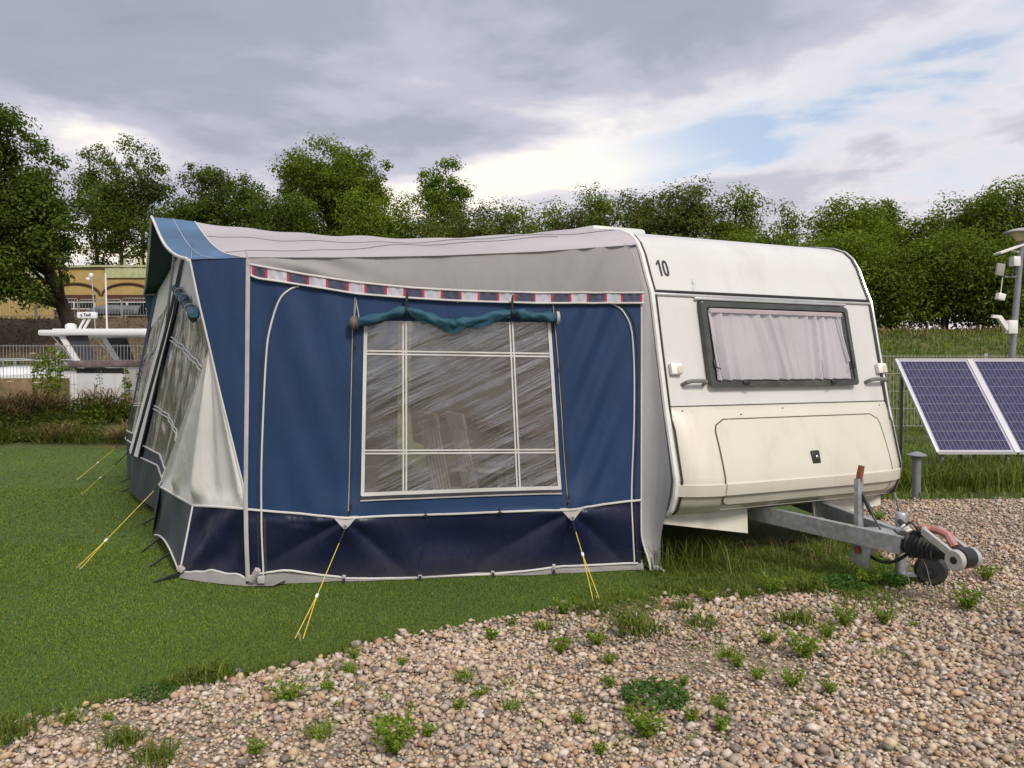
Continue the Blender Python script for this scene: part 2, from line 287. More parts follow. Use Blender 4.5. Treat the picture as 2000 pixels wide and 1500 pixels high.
MT = dict(
    blue=fabric('blue_cloth', (0.014, 0.043, 0.118), 0.62, 0.10),
    navy=fabric('navy_vinyl', (0.007, 0.011, 0.038), 0.34, 0.0, wrinkle=0.008, mud=(0.085, 0.075, 0.060)),
    slate=fabric('slate_vinyl', (0.050, 0.058, 0.092), 0.42, 0.0, wrinkle=0.008, mud=(0.10, 0.09, 0.07)),
    grey=fabric('grey_cloth', (0.345, 0.34, 0.35), 0.8, 0.10, dirt=(0.25, 0.24, 0.24), mud=(0.12, 0.11, 0.07)),
    roofgrey=fabric('roof_cloth', (0.50, 0.47, 0.50), 0.8, 0.18, dirt=(0.40, 0.37, 0.38), wrinkle=0.003),
    roofblue=fabric('roof_blue_cloth', (0.075, 0.145, 0.26), 0.75, 0.02, var=0.25, back_shade=(0.016, 0.040, 0.050), dirt=(0.12, 0.19, 0.30)),
    white=fabric('white_cloth', (0.82, 0.81, 0.80), 0.75, 0.15, dirt=(0.66, 0.645, 0.62), wrinkle=0.007),
    teal=fabric('teal_cloth', (0.016, 0.076, 0.120), 0.6, 0.05),
    piping=mat('white_piping', (0.62, 0.61, 0.60), 0.5, 0.1, 6, dirt=(0.35, 0.33, 0.31)),
    tape=mat('grey_webbing', (0.42, 0.40, 0.40), 0.7, 0.12, 8, dirt=(0.25, 0.24, 0.23)),
    zip=mat('dark_zip', (0.035, 0.035, 0.045), 0.5, 0.2, 30),
    red=mat('red_band', (0.42, 0.03, 0.04), 0.7, 0.15, 8),
    bandnavy=mat('navy_band', (0.05, 0.055, 0.10), 0.7, 0.2, 30, bump=0.004, bscale=40),
    bandgrey=mat('pale_band', (0.44, 0.45, 0.52), 0.65, 0.12, 30, bump=0.004, bscale=40),
    pvc=film('clear_pvc', (0.88, 0.86, 0.85), (0.36, 0.33, 0.335), 0.17, 0.16, (0, radians(-26), 0), (0.50, 1, 5.0), 0.032, 0.17),
    pvcfront=film('creased_pvc', (0.60, 0.57, 0.47), (0.34, 0.31, 0.22), 0.12, 0.12, (0, 0, 0), (3.0, 3.0, 0.30), 0.05, 0.60),  # beige diffuse colour stands in for foliage reflected in the film
    shell=mat('caravan_white', (0.61, 0.61, 0.605), 0.36, 0.03, 0.6, bump=0.0009, bscale=140, dirt=(0.42, 0.40, 0.35), dscale=1.0, dlo=0.53, dhi=0.95, coat=0.15, stretch=(4.5, 4.5, 0.7)),
    cream=mat('caravan_cream', (0.59, 0.57, 0.49), 0.38, 0.04, 0.7, dirt=(0.36, 0.32, 0.23), dscale=1.1, dlo=0.54, dhi=0.98, coat=0.15, bump=0.0010, bscale=5, stretch=(3.5, 3.5, 0.8)),
    chrome=mat('rail_aluminium', (0.68, 0.68, 0.69), 0.3, 0.05, 10, metal=0.75, dirt=(0.4, 0.4, 0.4)),
    railwhite=mat('rail_white', (0.70, 0.69, 0.68), 0.4, 0.05, 10),
    black=mat('black_plastic', (0.018, 0.018, 0.020), 0.45, 0.2, 12),
    rubber=mat('black_rubber', (0.022, 0.021, 0.020), 0.7, 0.25, 15, dirt=(0.10, 0.09, 0.08), dscale=8),
    greyplastic=mat('grey_plastic', (0.17, 0.17, 0.17), 0.5, 0.12, 12),
    frame=mat('window_frame', (0.050, 0.056, 0.050), 0.3, 0.25, 5, dirt=(0.095, 0.105, 0.085), dscale=4),
    curtain=fabric('curtain_voile', (0.82, 0.81, 0.84), 0.8, 0.3, wrinkle=0.002),
    dark=mat('dark_interior', (0.05, 0.045, 0.04), 0.9, 0.2, 3),
    galv=mat('galvanised_steel', (0.42, 0.44, 0.46), 0.42, 0.22, 22, metal=0.55, dirt=(0.25, 0.24, 0.22), dscale=5, dlo=0.5, dhi=0.8),
    silver=mat('cast_silver', (0.55, 0.55, 0.54), 0.42, 0.1, 14, metal=0.5, dirt=(0.35, 0.33, 0.30), dscale=9),
    rust=mat('rusty_grip', (0.20, 0.055, 0.028), 0.7, 0.4, 30, dirt=(0.08, 0.03, 0.02), dscale=12),
    pink=mat('faded_red_paint', (0.44, 0.19, 0.17), 0.6, 0.15, 14, dirt=(0.50, 0.30, 0.26), dscale=10),
    rope=mat('yellow_rope', (0.72, 0.52, 0.08), 0.7, 0.15, 80),
    plasticwhite=mat('white_plastic', (0.80, 0.79, 0.77), 0.35, 0.05, 4, dirt=(0.5, 0.48, 0.44), dscale=5),
    amber=mat('lamp_lens', (0.62, 0.56, 0.46), 0.25, 0.1, 20),
    palegreen=mat('roof_light_plastic', (0.62, 0.66, 0.60), 0.3, 0.06, 3),
    alu=mat('panel_frame_aluminium', (0.66, 0.66, 0.68), 0.35, 0.05, 8, metal=0.6),
    cell=mat('solar_cell', (0.028, 0.024, 0.085), 0.22, 0.45, 9, coat=0.5),
    backsheet=mat('panel_backsheet', (0.42, 0.42, 0.50), 0.3, 0.05, 5, coat=0.4),
    post=mat('grey_post_paint', (0.23, 0.24, 0.27), 0.5, 0.12, 9, metal=0.2, dirt=(0.3, 0.3, 0.3), dscale=7),
    lampglass=mat('lamp_glass', (0.50, 0.42, 0.26), 0.3, 0.15, 6),
    bark=mat('bark', (0.075, 0.058, 0.042), 0.95, 0.35, 6, bump=0.02, bscale=18),
    wire=mat('fence_wire', (0.36, 0.36, 0.35), 0.5, 0.12, 8, metal=0.4),
    boatwhite=mat('boat_gelcoat', (0.74, 0.74, 0.75), 0.25, 0.04, 2, coat=0.3),
    boatdark=mat('boat_canvas', (0.045, 0.045, 0.06), 0.6, 0.25, 5),
    shedwhite=mat('white_render', (0.62, 0.63, 0.67), 0.85, 0.06, 2, bump=0.003, bscale=30, dirt=(0.42, 0.41, 0.40), dscale=2),
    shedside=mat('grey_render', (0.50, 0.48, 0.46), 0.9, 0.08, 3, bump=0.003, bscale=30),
    lid=mat('purple_brown_felt', (0.15, 0.105, 0.115), 0.85, 0.2, 8, dirt=(0.25, 0.2, 0.19), dscale=4),
    yellow=mat('yellow_render', (0.46, 0.33, 0.125), 0.9, 0.12, 1.5, dirt=(0.40, 0.28, 0.12), dscale=1.2, bump=0.004, bscale=12),
    palewall=mat('pale_green_render', (0.48, 0.50, 0.28), 0.9, 0.15, 2, dirt=(0.30, 0.30, 0.18), dscale=3),
    brownwood=mat('brown_boards', (0.085, 0.032, 0.022), 0.7, 0.3, 5, stretch=(6, 6, 0.4)),
    darkglass=mat('dark_glass', (0.02, 0.025, 0.03), 0.1, 0.1, 3),
    tarp=mat('grey_boat_cover', (0.13, 0.14, 0.17), 0.45, 0.2, 4, bump=0.01, bscale=5),
    concrete=mat('concrete', (0.33, 0.32, 0.30), 0.9, 0.15, 4, dirt=(0.2, 0.19, 0.17), dscale=3),
    wood=mat('weathered_wood', (0.22, 0.15, 0.09), 0.85, 0.3, 6),
    dry=leaf_mat('dry_stalks', (0.16, 0.105, 0.05), (0.26, 0.19, 0.09), 0.15, 0.8),
    umbel=mat('umbel_flowers', (0.62, 0.60, 0.46), 0.8, 0.15, 20),
)
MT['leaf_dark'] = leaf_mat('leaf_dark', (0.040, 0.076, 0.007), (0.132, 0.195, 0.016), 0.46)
MT['leaf_mid'] = leaf_mat('leaf_mid', (0.068, 0.120, 0.007), (0.195, 0.270, 0.018), 0.48)
MT['leaf_bright'] = leaf_mat('leaf_bright', (0.092, 0.160, 0.009), (0.220, 0.300, 0.022), 0.45)
MT['leaf_olive'] = leaf_mat('leaf_olive', (0.065, 0.086, 0.012), (0.170, 0.185, 0.035))
MT['grass'] = leaf_mat('wild_grass_blades', (0.070, 0.115, 0.012), (0.190, 0.240, 0.032))
MT['turfblade'] = leaf_mat('turf_blades', (0.078, 0.135, 0.008), (0.175, 0.250, 0.020), 0.25, 0.55)
MT['weed'] = leaf_mat('weed_leaves', (0.110, 0.190, 0.014), (0.240, 0.330, 0.035))
MT['weeddark'] = leaf_mat('clover_leaves', (0.035, 0.105, 0.014), (0.095, 0.190, 0.028))

def ground_mat():
    m, nt, N, L, P = new_mat('meadow_ground')
    tc = N.new('ShaderNodeTexCoord'); n = N.new('ShaderNodeTexNoise'); n.inputs['Scale'].default_value = 0.6; n.inputs['Detail'].default_value = 10; n.inputs['Roughness'].default_value = 0.7; L.new(tc.outputs['Object'], n.inputs['Vector'])
    cr = N.new('ShaderNodeValToRGB'); L.new(n.outputs['Fac'], cr.inputs[0]); e = cr.color_ramp.elements
    e[0].position = 0.34; e[0].color = (0.045, 0.070, 0.018, 1); e[1].position = 0.66; e[1].color = (0.155, 0.140, 0.052, 1)
    x = e.new(0.5); x.color = (0.085, 0.110, 0.028, 1)
    L.new(cr.outputs[0], P.inputs['Base Color']); P.inputs['Roughness'].default_value = 0.95
    n2 = N.new('ShaderNodeTexNoise'); n2.inputs['Scale'].default_value = 14; n2.inputs['Detail'].default_value = 6; L.new(tc.outputs['Object'], n2.inputs['Vector'])
    b = N.new('ShaderNodeBump'); b.inputs['Distance'].default_value = 0.08; L.new(n2.outputs['Fac'], b.inputs['Height']); L.new(b.outputs[0], P.inputs['Normal']); return m
def pebble_mat():
    m, nt, N, L, P = new_mat('river_pebbles')
    g = N.new('ShaderNodeNewGeometry'); cr = N.new('ShaderNodeValToRGB'); cr.color_ramp.interpolation = 'CONSTANT'
    cols = [(0.42, 0.34, 0.25), (0.50, 0.43, 0.34), (0.36, 0.24, 0.16), (0.31, 0.28, 0.26), (0.56, 0.51, 0.44), (0.42, 0.30, 0.22), (0.25, 0.20, 0.17), (0.48, 0.37, 0.24), (0.50, 0.43, 0.37), (0.38, 0.33, 0.27), (0.58, 0.54, 0.49), (0.43, 0.34, 0.26), (0.17, 0.16, 0.15), (0.46, 0.39, 0.30), (0.40, 0.35, 0.29), (0.52, 0.45, 0.33)]
    e = cr.color_ramp.elements
    while len(e) < len(cols): e.new(0.5)
    for i, c in enumerate(cols): e[i].position = i/len(cols); e[i].color = (c[0]*1.0, c[1]*0.93, c[2]*0.89, 1)
    L.new(g.outputs['Random Per Island'], cr.inputs[0])
    tc = N.new('ShaderNodeTexCoord'); n = N.new('ShaderNodeTexNoise'); n.inputs['Scale'].default_value = 90; n.inputs['Detail'].default_value = 4; L.new(tc.outputs['Object'], n.inputs['Vector'])
    n2 = N.new('ShaderNodeTexNoise'); n2.inputs['Scale'].default_value = 0.9; n2.inputs['Detail'].default_value = 3; L.new(tc.outputs['Object'], n2.inputs['Vector'])
    a = N.new('ShaderNodeMath'); a.operation = 'ADD'; L.new(n.outputs['Fac'], a.inputs[0]); L.new(n2.outputs['Fac'], a.inputs[1])
    mr = N.new('ShaderNodeMapRange'); mr.inputs[1].default_value = 0.6; mr.inputs[2].default_value = 1.4; mr.inputs[3].default_value = 0.74; mr.inputs[4].default_value = 1.25; L.new(a.outputs[0], mr.inputs[0])
    vm = N.new('ShaderNodeVectorMath'); vm.operation = 'SCALE'; L.new(cr.outputs[0], vm.inputs[0]); L.new(mr.outputs[0], vm.inputs['Scale'])
    L.new(vm.outputs[0], P.inputs['Base Color']); P.inputs['Roughness'].default_value = 0.6; P.inputs['Specular IOR Level'].default_value = 0.4
    return m
def sheet_mat(name, c1, c2, scale, vor=False, bump=0.01):
    m, nt, N, L, P = new_mat(name)
    tc = N.new('ShaderNodeTexCoord')
    if vor:
        n = N.new('ShaderNodeTexVoronoi'); n.inputs['Scale'].default_value = scale; src = n.outputs['Color']; hb = n.outputs['Distance']
    else:
        n = N.new('ShaderNodeTexNoise'); n.inputs['Scale'].default_value = scale; n.inputs['Detail'].default_value = 8; src = n.outputs['Fac']; hb = src
    L.new(tc.outputs['Object'], n.inputs['Vector'])
    cr = N.new('ShaderNodeValToRGB'); cr.color_ramp.elements[0].position = 0.25; cr.color_ramp.elements[1].position = 0.75
    cr.color_ramp.elements[0].color = (*c1, 1); cr.color_ramp.elements[1].color = (*c2, 1); L.new(src, cr.inputs[0])
    L.new(cr.outputs[0], P.inputs['Base Color']); P.inputs['Roughness'].default_value = 0.92
    b = N.new('ShaderNodeBump'); b.inputs['Distance'].default_value = bump; L.new(hb, b.inputs['Height']); L.new(b.outputs[0], P.inputs['Normal']); return m
MT['ground'] = ground_mat(); MT['pebble'] = pebble_mat()
MT['turf'] = sheet_mat('turf_backing', (0.035, 0.068, 0.008), (0.075, 0.125, 0.016), 60)
MT['gravel'] = sheet_mat('gravel_bed', (0.16, 0.125, 0.09), (0.36, 0.29, 0.21), 45, True, 0.012)
MT['water'] = mat('canal_water', (0.02, 0.028, 0.02), 0.06, 0.1, 1, bump=0.004, bscale=3)
MT['soil'] = sheet_mat('bank_soil', (0.060, 0.042, 0.026), (0.135, 0.095, 0.058), 3.0, False, 0.1)

# ------------------------------------------------------------------ terrain
EDGE = [(-9, 0.0), (-6, 1.4), (-3, 2.75), (-2.1, 3.2), (-1.9, 3.4), (-1.34, 3.7), (-0.94, 4.0), (-0.29, 4.47), (0.31, 4.8), (1.32, 5.07), (2.6, 5.24), (2.82, 5.45), (2.92, 6.6), (3.05, 8.4), (4.2, 8.65), (12, 8.9), (30, 9.3)]
def edge_y(x): return interp(x, EDGE) + 0.05*nz(x*2.3, 3.1) + 0.03*nz(x*7.1, 8.2)
def terrain(x, y):
    # left: lawn, brush mound, canal, far embankment;  right: level ground, then a dyke
    lm = 0.45*math.exp(-((y-15.6)/0.9)**2)*sstep(-3.5, -5.5, -(-x)) if False else 0.0
    left = 0.42*math.exp(-((y-15.6)/0.75)**2)
    left += interp(y, [(0, 0), (18.2, 0.0), (19.6, -1.3), (28.5, -1.3), (31.5, 1.0), (38.2, 3.6), (40.5, 3.85), (120, 4.2), (1500, 4.2)])
    right = interp(y, [(0, 0), (17.5, 0.0), (20, 0.25), (24, 1.62), (27.6, 2.6), (34, 2.9), (120, 3.4), (1500, 4.2)])
    k = sstep(-3.0, 3.0, x)
    return lerp(left, right, k) + (0.10*nz(x*0.35, y*0.35) + 0.05*nz(x*1.3, y*1.3))*sstep(13, 16, y)
def axis(lo, hi, near_lo, near_hi, fine, grow=1.35):
    a = list(np.arange(near_lo, near_hi+1e-6, fine)); st = fine
    while a[-1] < hi: st *= grow; a.append(a[-1]+st)
    st = fine
    while a[0] > lo: st *= grow; a.insert(0, a[0]-st)
    return np.array(a)
gx = axis(-900, 900, -30, 30, 0.6); gy = axis(-300, 1400, -2, 46, 0.4)
V = np.array([(x, y, terrain(x, y)) for x in gx for y in gy]); ny = len(gy)
I, J = np.meshgrid(np.arange(len(gx)-1), np.arange(ny-1), indexing='ij'); b0 = (I*ny+J).ravel()
ground = fast_mesh('ground', V, np.stack([b0, b0+ny, b0+ny+1, b0+1], 1), MT['ground']); tag(ground, kind='structure')
# soil face of the far embankment: its own sheet just above the ground
gxs = np.arange(-32, -2.9, 0.5); gys = np.arange(31.4, 38.61, 0.4)
V = np.array([(x, y, terrain(x, y)+0.03+0.06*abs(nz(x*1.1, y*1.1, 4))) for x in gxs for y in gys]); n_ = len(gys)
I, J = np.meshgrid(np.arange(len(gxs)-1), np.arange(n_-1), indexing='ij'); b0 = (I*n_+J).ravel()
tag(fast_mesh('embankment', V, np.stack([b0, b0+n_, b0+n_+1, b0+1], 1), MT['soil']), kind='structure')
tag(MB().add([(-60, 18.0, -0.75), (3, 18.0, -0.75), (3, 31, -0.75), (-60, 31, -0.75)], [(0, 1, 2, 3)]).build('water', MT['water']), kind='structure')
# lawn of artificial turf and the gravel, as sheets on the ground
mb = MB(); xs = np.arange(-14, 3.01, 0.1)
top_y = lambda x: interp(x, [(-14, 14.4), (-3, 14.6), (3.0, 14.6)])
mb.grid(lambda a, b: (lerp(-14, 3.0, a), lerp(edge_y(lerp(-14, 3.0, a)), top_y(lerp(-14, 3.0, a)), b), 0.006), 170, 10, flip=False)
lawn = mb.build('lawn', MT['turf']); tag(lawn, kind='structure')
mb = MB(); mb.grid(lambda a, b: (lerp(-9, 30, a), lerp(-6, edge_y(lerp(-9, 30, a))+0.04, b), 0.003), 260, 10)
tag(mb.build('gravel_yard', MT['gravel']), kind='structure')

# ------------------------------------------------------------------ pebbles, turf blades, grass (stuff)
def ico(sub):
    bm = bmesh.new(); bmesh.ops.create_icosphere(bm, subdivisions=sub, radius=1.0)
    bm.verts.index_update(); v = np.array([x.co[:] for x in bm.verts]); f = np.array([[q.index for q in x.verts] for x in bm.faces]); bm.free(); return v, f
def octa():
    return np.array([(1,0,0),(-1,0,0),(0,1,0),(0,-1,0),(0,0,1),(0,0,-1)], float), np.array([(0,2,4),(2,1,4),(1,3,4),(3,0,4),(2,0,5),(1,2,5),(3,1,5),(0,3,5)])
def eul(n, tilt=0.6):
    a = rng.uniform(0, 2*pi, n); t = rng.normal(0, tilt, n); p = rng.uniform(0, 2*pi, n)
    ca, sa = np.cos(a), np.sin(a); Rz = np.zeros((n, 3, 3)); Rz[:, 0, 0] = ca; Rz[:, 0, 1] = -sa; Rz[:, 1, 0] = sa; Rz[:, 1, 1] = ca; Rz[:, 2, 2] = 1
    ct, st_ = np.cos(t), np.sin(t); Rx = np.zeros((n, 3, 3)); Rx[:, 0, 0] = 1; Rx[:, 1, 1] = ct; Rx[:, 1, 2] = -st_; Rx[:, 2, 1] = st_; Rx[:, 2, 2] = ct
    cp, sp = np.cos(p), np.sin(p); Rp = np.zeros((n, 3, 3)); Rp[:, 0, 0] = cp; Rp[:, 0, 1] = -sp; Rp[:, 1, 0] = sp; Rp[:, 1, 1] = cp; Rp[:, 2, 2] = 1
    return Rz @ Rx @ Rp
def edge_arr(x):
    xx = np.linspace(-9, 30, 1600); yy = np.array([edge_y(t) for t in xx]); return np.interp(x, xx, yy)
def pebbles():
    sp = 0.0170
    X, Y = np.meshgrid(np.arange(-4.6, 8.6, sp), np.arange(2.3, 8.95, sp)); X = X.ravel(); Y = Y.ravel()
    X = X + rng.uniform(-.5, .5, X.size)*sp; Y = Y + rng.uniform(-.5, .5, Y.size)*sp
    ok = (np.abs(X) < 0.72*Y + 1.1) & (Y < edge_arr(X) + rng.normal(0, 0.025, X.size))
    X, Y = X[ok], Y[ok]; d = np.hypot(X, Y)
    keep = rng.random(X.size) < np.clip(1.25 - 0.13*np.maximum(d-3.5, 0), 0.42, 1.0); X, Y, d = X[keep], Y[keep], d[keep]
    pn = np.array([nz(a*0.9, b*0.9, 2.0) + 0.5*nz(a*2.7, b*2.7, 5.0) for a, b in zip(X, Y)])
    kp = rng.random(X.size) < np.clip(1.0 + 0.9*np.minimum(pn+0.12, 0), 0.45, 1.0); X, Y, d, pn = X[kp], Y[kp], d[kp], pn[kp]
    Vs, Fs, off = [], [], 0
    for lo, hi, (bv, bf), grow in ((0, 2.8, ico(2), 1.0), (2.8, 4.2, ico(1), 1.06), (4.2, 99, octa(), 1.34)):
        s = (d >= lo) & (d < hi); n = int(s.sum())
        if not n: continue
        r = np.clip(rng.lognormal(math.log(0.0084), 0.42, n), 0.0042, 0.023)*grow*np.clip(1.0+0.30*pn[s], 0.75, 1.25)
        sc = np.stack([r*rng.uniform(0.95, 1.35, n), r*rng.uniform(0.75, 1.05, n), r*rng.uniform(0.5, 0.8, n)], 1)
        P = bv[None]*(1 + rng.normal(0, 0.10, (n, len(bv), 1)))*sc[:, None]
        P = np.einsum('nij,nkj->nki', eul(n, 0.35), P)
        z = 0.002 + r*rng.uniform(-0.1, 1.0, n) + 0.009*rng.random(n)**2
        P += np.stack([X[s], Y[s], z], 1)[:, None]
        Vs.append(P.reshape(-1, 3)); Fs.append((bf[None] + (off + np.arange(n)*len(bv))[:, None, None]).reshape(-1, 3)); off += n*len(bv)
    o = fast_mesh('gravel', np.concatenate(Vs), np.concatenate(Fs), MT['pebble'])
    tag(o, 'loose rounded beige, pink and grey pebbles covering the yard', 'gravel', kind='stuff')
pebbles()

def blades(name, X, Y, Z, hgt, wid, lean, mat_, curl=True, label=None, cat=None, kind='stuff', nper=1, parent=None):
    """each blade a bent strip of 3 triangles (or one triangle)"""
    n = X.size; a = rng.uniform(0, 2*pi, n); dx, dy = np.cos(a), np.sin(a); px, py = -dy, dx
    h = hgt*rng.uniform(0.55, 1.2, n); l = lean*h*rng.uniform(0.2, 1.4, n); w = wid*rng.uniform(0.7, 1.3, n)/2
    B = np.stack([X, Y, Z], 1); D = np.stack([dx, dy, np.zeros(n)], 1); Pp = np.stack([px, py, np.zeros(n)], 1); U = np.array([0, 0, 1.0])
    v0 = B - Pp*w[:, None]; v1 = B + Pp*w[:, None]
    tip = B + D*l[:, None] + U*h[:, None]*(1-0.25*np.minimum(1, (l/h)**2))[:, None]
    if curl:
        mid = B + D*(l*0.32)[:, None] + U*(h*0.6)[:, None]
        m0 = mid - Pp*(w*0.75)[:, None]; m1 = mid + Pp*(w*0.75)[:, None]
        V = np.stack([v0, v1, m1, m0, tip], 1).reshape(-1, 3); k = np.arange(n)*5
        F = np.concatenate([np.stack([k, k+1, k+2], 1), np.stack([k, k+2, k+3], 1), np.stack([k+3, k+2, k+4], 1)])
    else:
        V = np.stack([v0, v1, tip], 1).reshape(-1, 3); k = np.arange(n)*3; F = np.stack([k, k+1, k+2], 1)
    o = fast_mesh(name, V, F, mat_, parent, smooth=False)
    return tag(o, label, cat, kind=kind)
def turf():
    Xs, Ys = [], []
    for y0, y1, dens in ((2.2, 4.6, 11000), (4.6, 6.5, 7000), (6.5, 9.5, 3200), (9.5, 14.6, 1300)):
        x0, x1 = -0.72*y1-1.9, min(2.95, 0.72*y1+1.9); n = int((x1-x0)*(y1-y0)*dens)
        x = rng.uniform(x0, x1, n); y = rng.uniform(y0, y1, n)
        loc_a = (x-1.028)*0.9063 + (y-5.823)*0.4226; loc_b = -(x-1.028)*0.4226 + (y-5.823)*0.9063
        inside = ((loc_a > -2.9) & (loc_b > 0.75)) | ((loc_a > -0.1) & (loc_b > 0.15))
        ok = (y > edge_arr(x) - 0.02 - np.abs(rng.normal(0, 0.02, n))) & (np.abs(x) < 0.72*y+1.9) & ~inside
        Xs.append(x[ok]); Ys.append(y[ok])
    X = np.concatenate(Xs); Y = np.concatenate(Ys); d = np.hypot(X, Y)
    blades('turf_pile', X, Y, np.full(X.size, 0.006), 0.015, 0.0034*np.clip(d/3.6, 0.9, 3.0), 0.9, MT['turfblade'], curl=False, label='short green artificial grass pile covering the lawn', cat='grass')
turf()
lx = rng.uniform(-7, 1.5, 420); ly = rng.uniform(3.4, 12.5, 420); kk = (ly > edge_arr(lx)+0.05) & (ly < 5.1+0*lx) | ((lx < -2.6-0.5*(ly-5.2)) & (ly > edge_arr(lx)))
# ------------------------------------------------------------------ caravan (local axes: x across the nose, y along the body)
CV = empty('caravan', (1.028, 5.823, 0), radians(25), 'white touring caravan with cream nose, curtained front window and number 10', 'caravan')
WID = 2.25
PROF = [(-0.16, 0.392), (-0.255, 0.462), (-0.298, 0.566), (-0.312, 0.68), (-0.258, 0.889), (-0.185, 1.176), (-0.09, 1.62), (-0.004, 2.03), (0.06, 2.165), (0.128, 2.325), (0.19, 2.42), (0.27, 2.487), (0.40, 2.535), (0.62, 2.575), (1.0, 2.625), (1.75, 2.69), (3.0, 2.72), (5.0, 2.70), (5.5, 2.60), (5.72, 2.3), (5.80, 1.6), (5.80, 0.7), (5.70, 0.42)]
def prof_b(z):  # front face b at height z (front part of the profile only)
    pts = sorted([(q[1], q[0]) for q in PROF[:12]]); return interp(z, pts)
def front(a, z, off=0.0):
    k = 1 - abs(2*a/WID - 1)**7
    bulge = interp(z, [(0.39, 0.10), (0.5, 0.125), (0.62, 0.135), (0.85, 0.118), (1.1, 0.075), (1.16, 0.05), (1.185, 0.022), (1.195, 0.0), (3, 0)])
    return (a, prof_b(z) - bulge*k - off, z)
# body: sides, roof, rear, underside as one shell; upper nose plain white
mb = MB()
pr = PROF; n = len(pr)
fine = []
for i in range(len(pr)-1):
    for t in np.linspace(0, 1, 4, endpoint=False): fine.append((lerp(pr[i][0], pr[i+1][0], t), lerp(pr[i][1], pr[i+1][1], t)))
fine.append(pr[-1])
i0 = next(i for i, q in enumerate(fine) if q[1] >= 1.10)
up = fine[i0:]
mb.grid(lambda a, b: (a*WID, *up[min(int(round(b*(len(up)-1))), len(up)-1)]), 4, len(up)-1)
for x, fl in ((0.0, False), (WID, True)):
    vs = [(x, q[0], q[1]) for q in fine]; f = tuple(range(len(vs))); mb.add(vs, [f if fl else f[::-1]])
mb.add([(0, fine[-1][0], fine[-1][1]), (WID, fine[-1][0], fine[-1][1]), (WID, fine[0][0], fine[0][1]), (0, fine[0][0], fine[0][1])], [(0, 1, 2, 3)])
mb.build('body', MT['shell'], CV, 40)
# cream moulded nose with rounded corners and a raised rib
mb = MB(); zs = [1.192, 1.188, 1.175, 1.16, 1.13, 1.08, 1.0, 0.9, 0.8, 0.7, 0.662, 0.656, 0.65, 0.60, 0.575, 0.568, 0.562, 0.54, 0.51, 0.48, 0.45, 0.42, 0.395]
def nose(a, z):
    rib = 0.016*sstep(0.648, 0.656, z)*0 + (0.017 if 0.566 < z < 0.655 else 0.0)
    inset = interp(z, [(0.39, 0.11), (0.42, 0.055), (0.46, 0.02), (0.5, 0.004), (0.56, 0), (2, 0)])
    x, y, zz = front(a, z, rib); return (x, y + inset, zz)
aw = [0.5-0.5*math.copysign(abs(cos(pi*t))**0.55, cos(pi*t)) for t in np.linspace(0, 1, 61)]
mb.grid(lambda p, q: nose(aw[int(round(p*60))]*WID, zs[int(round(q*(len(zs)-1)))]), 60, len(zs)-1)
mb.build('nose_moulding', MT['cream'], CV, 50)
mb = MB(); mb.tube([(a, front(a, 1.196, 0.002)[1], 1.196) for a in np.linspace(0.01, WID-0.01, 30)], 0.004, 6); mb.build('nose_seam', MT['black'], CV)
# apron below, with the gap for the drawbar
for poly in ([(-0.0, 0.41), (0.70, 0.44), (0.665, 0.245), (0.0, 0.345)], [(1.36, 0.44), (2.23, 0.41), (2.18, 0.33), (1.34, 0.275)]):
    mb = MB(); pts = [(a, prof_b(0.42) - 0.125*(1-abs(2*a/WID-1)**7) + 0.075 - (0.43-z)*0.25, z) for a, z in poly]
    mb.add(pts + [(x, y+0.012, z) for x, y, z in pts], [(3, 2, 1, 0), (4, 5, 6, 7), (0, 1, 5, 4), (1, 2, 6, 5), (2, 3, 7, 6), (3, 0, 4, 7)])
    mb.build('apron', MT['cream'], CV)
# gas locker door
def rrect(a0, a1, z0, z1, r, n=6):
    pts = []
    for cx, cz, s in ((a1-r, z1-r, 0), (a0+r, z1-r, 1), (a0+r, z0+r, 2), (a1-r, z0+r, 3)):
        for i in range(n+1):
            t = (s + i/n)*pi/2; pts.append((cx+r*cos(t), cz+r*sin(t)))
    return pts
def sheet_patch(mb, a0, a1, z0, z1, r, off, na=40, nz_=24, surf=None):
    """rounded rectangle patch following the nose surface"""
    surf = surf or (lambda a, z, o: (front(a, z, o + (0.017 if 0.566 < z < 0.655 else 0)))) 
    def P(p, q):
        z = lerp(z0, z1, q); ins = 0
        for zc, sgn in ((z0+r, -1), (z1-r, 1)):
            if (z-zc)*sgn > 0: ins = r - math.sqrt(max(0, r*r-(z-zc)**2))
        return surf(lerp(a0+ins, a1-ins, p), z, off)
    mb.grid(P, na, nz_)
mb = MB(); DZ = [1.10, 1.06, 1.02, 0.96, 0.9, 0.8, 0.7, 0.66, 0.652, 0.62, 0.572, 0.564, 0.54, 0.51, 0.495]
def door_row(z):
    r = 0.09; ins = 0
    if z > 1.10-r: ins = r - math.sqrt(max(0, r*r-(z-1.10+r)**2))
    if z < 0.495+0.05: ins = 0.05 - math.sqrt(max(0, 0.05**2-(0.545-z)**2))
    sl = (1.10-z)*0.035
    return 0.345+ins-sl*0.6, 2.03-ins+sl*0.35
mb.grid(lambda p, q: front(lerp(*door_row(DZ[int(round(q*(len(DZ)-1)))]), p), DZ[int(round(q*(len(DZ)-1)))], 0.006 + (0.017 if 0.566 < DZ[int(round(q*(len(DZ)-1)))] < 0.656 else 0)), 30, len(DZ)-1)
door = mb.build('locker_door', MT['cream'], CV, 50)
ol = [door_row(z) for z in DZ]
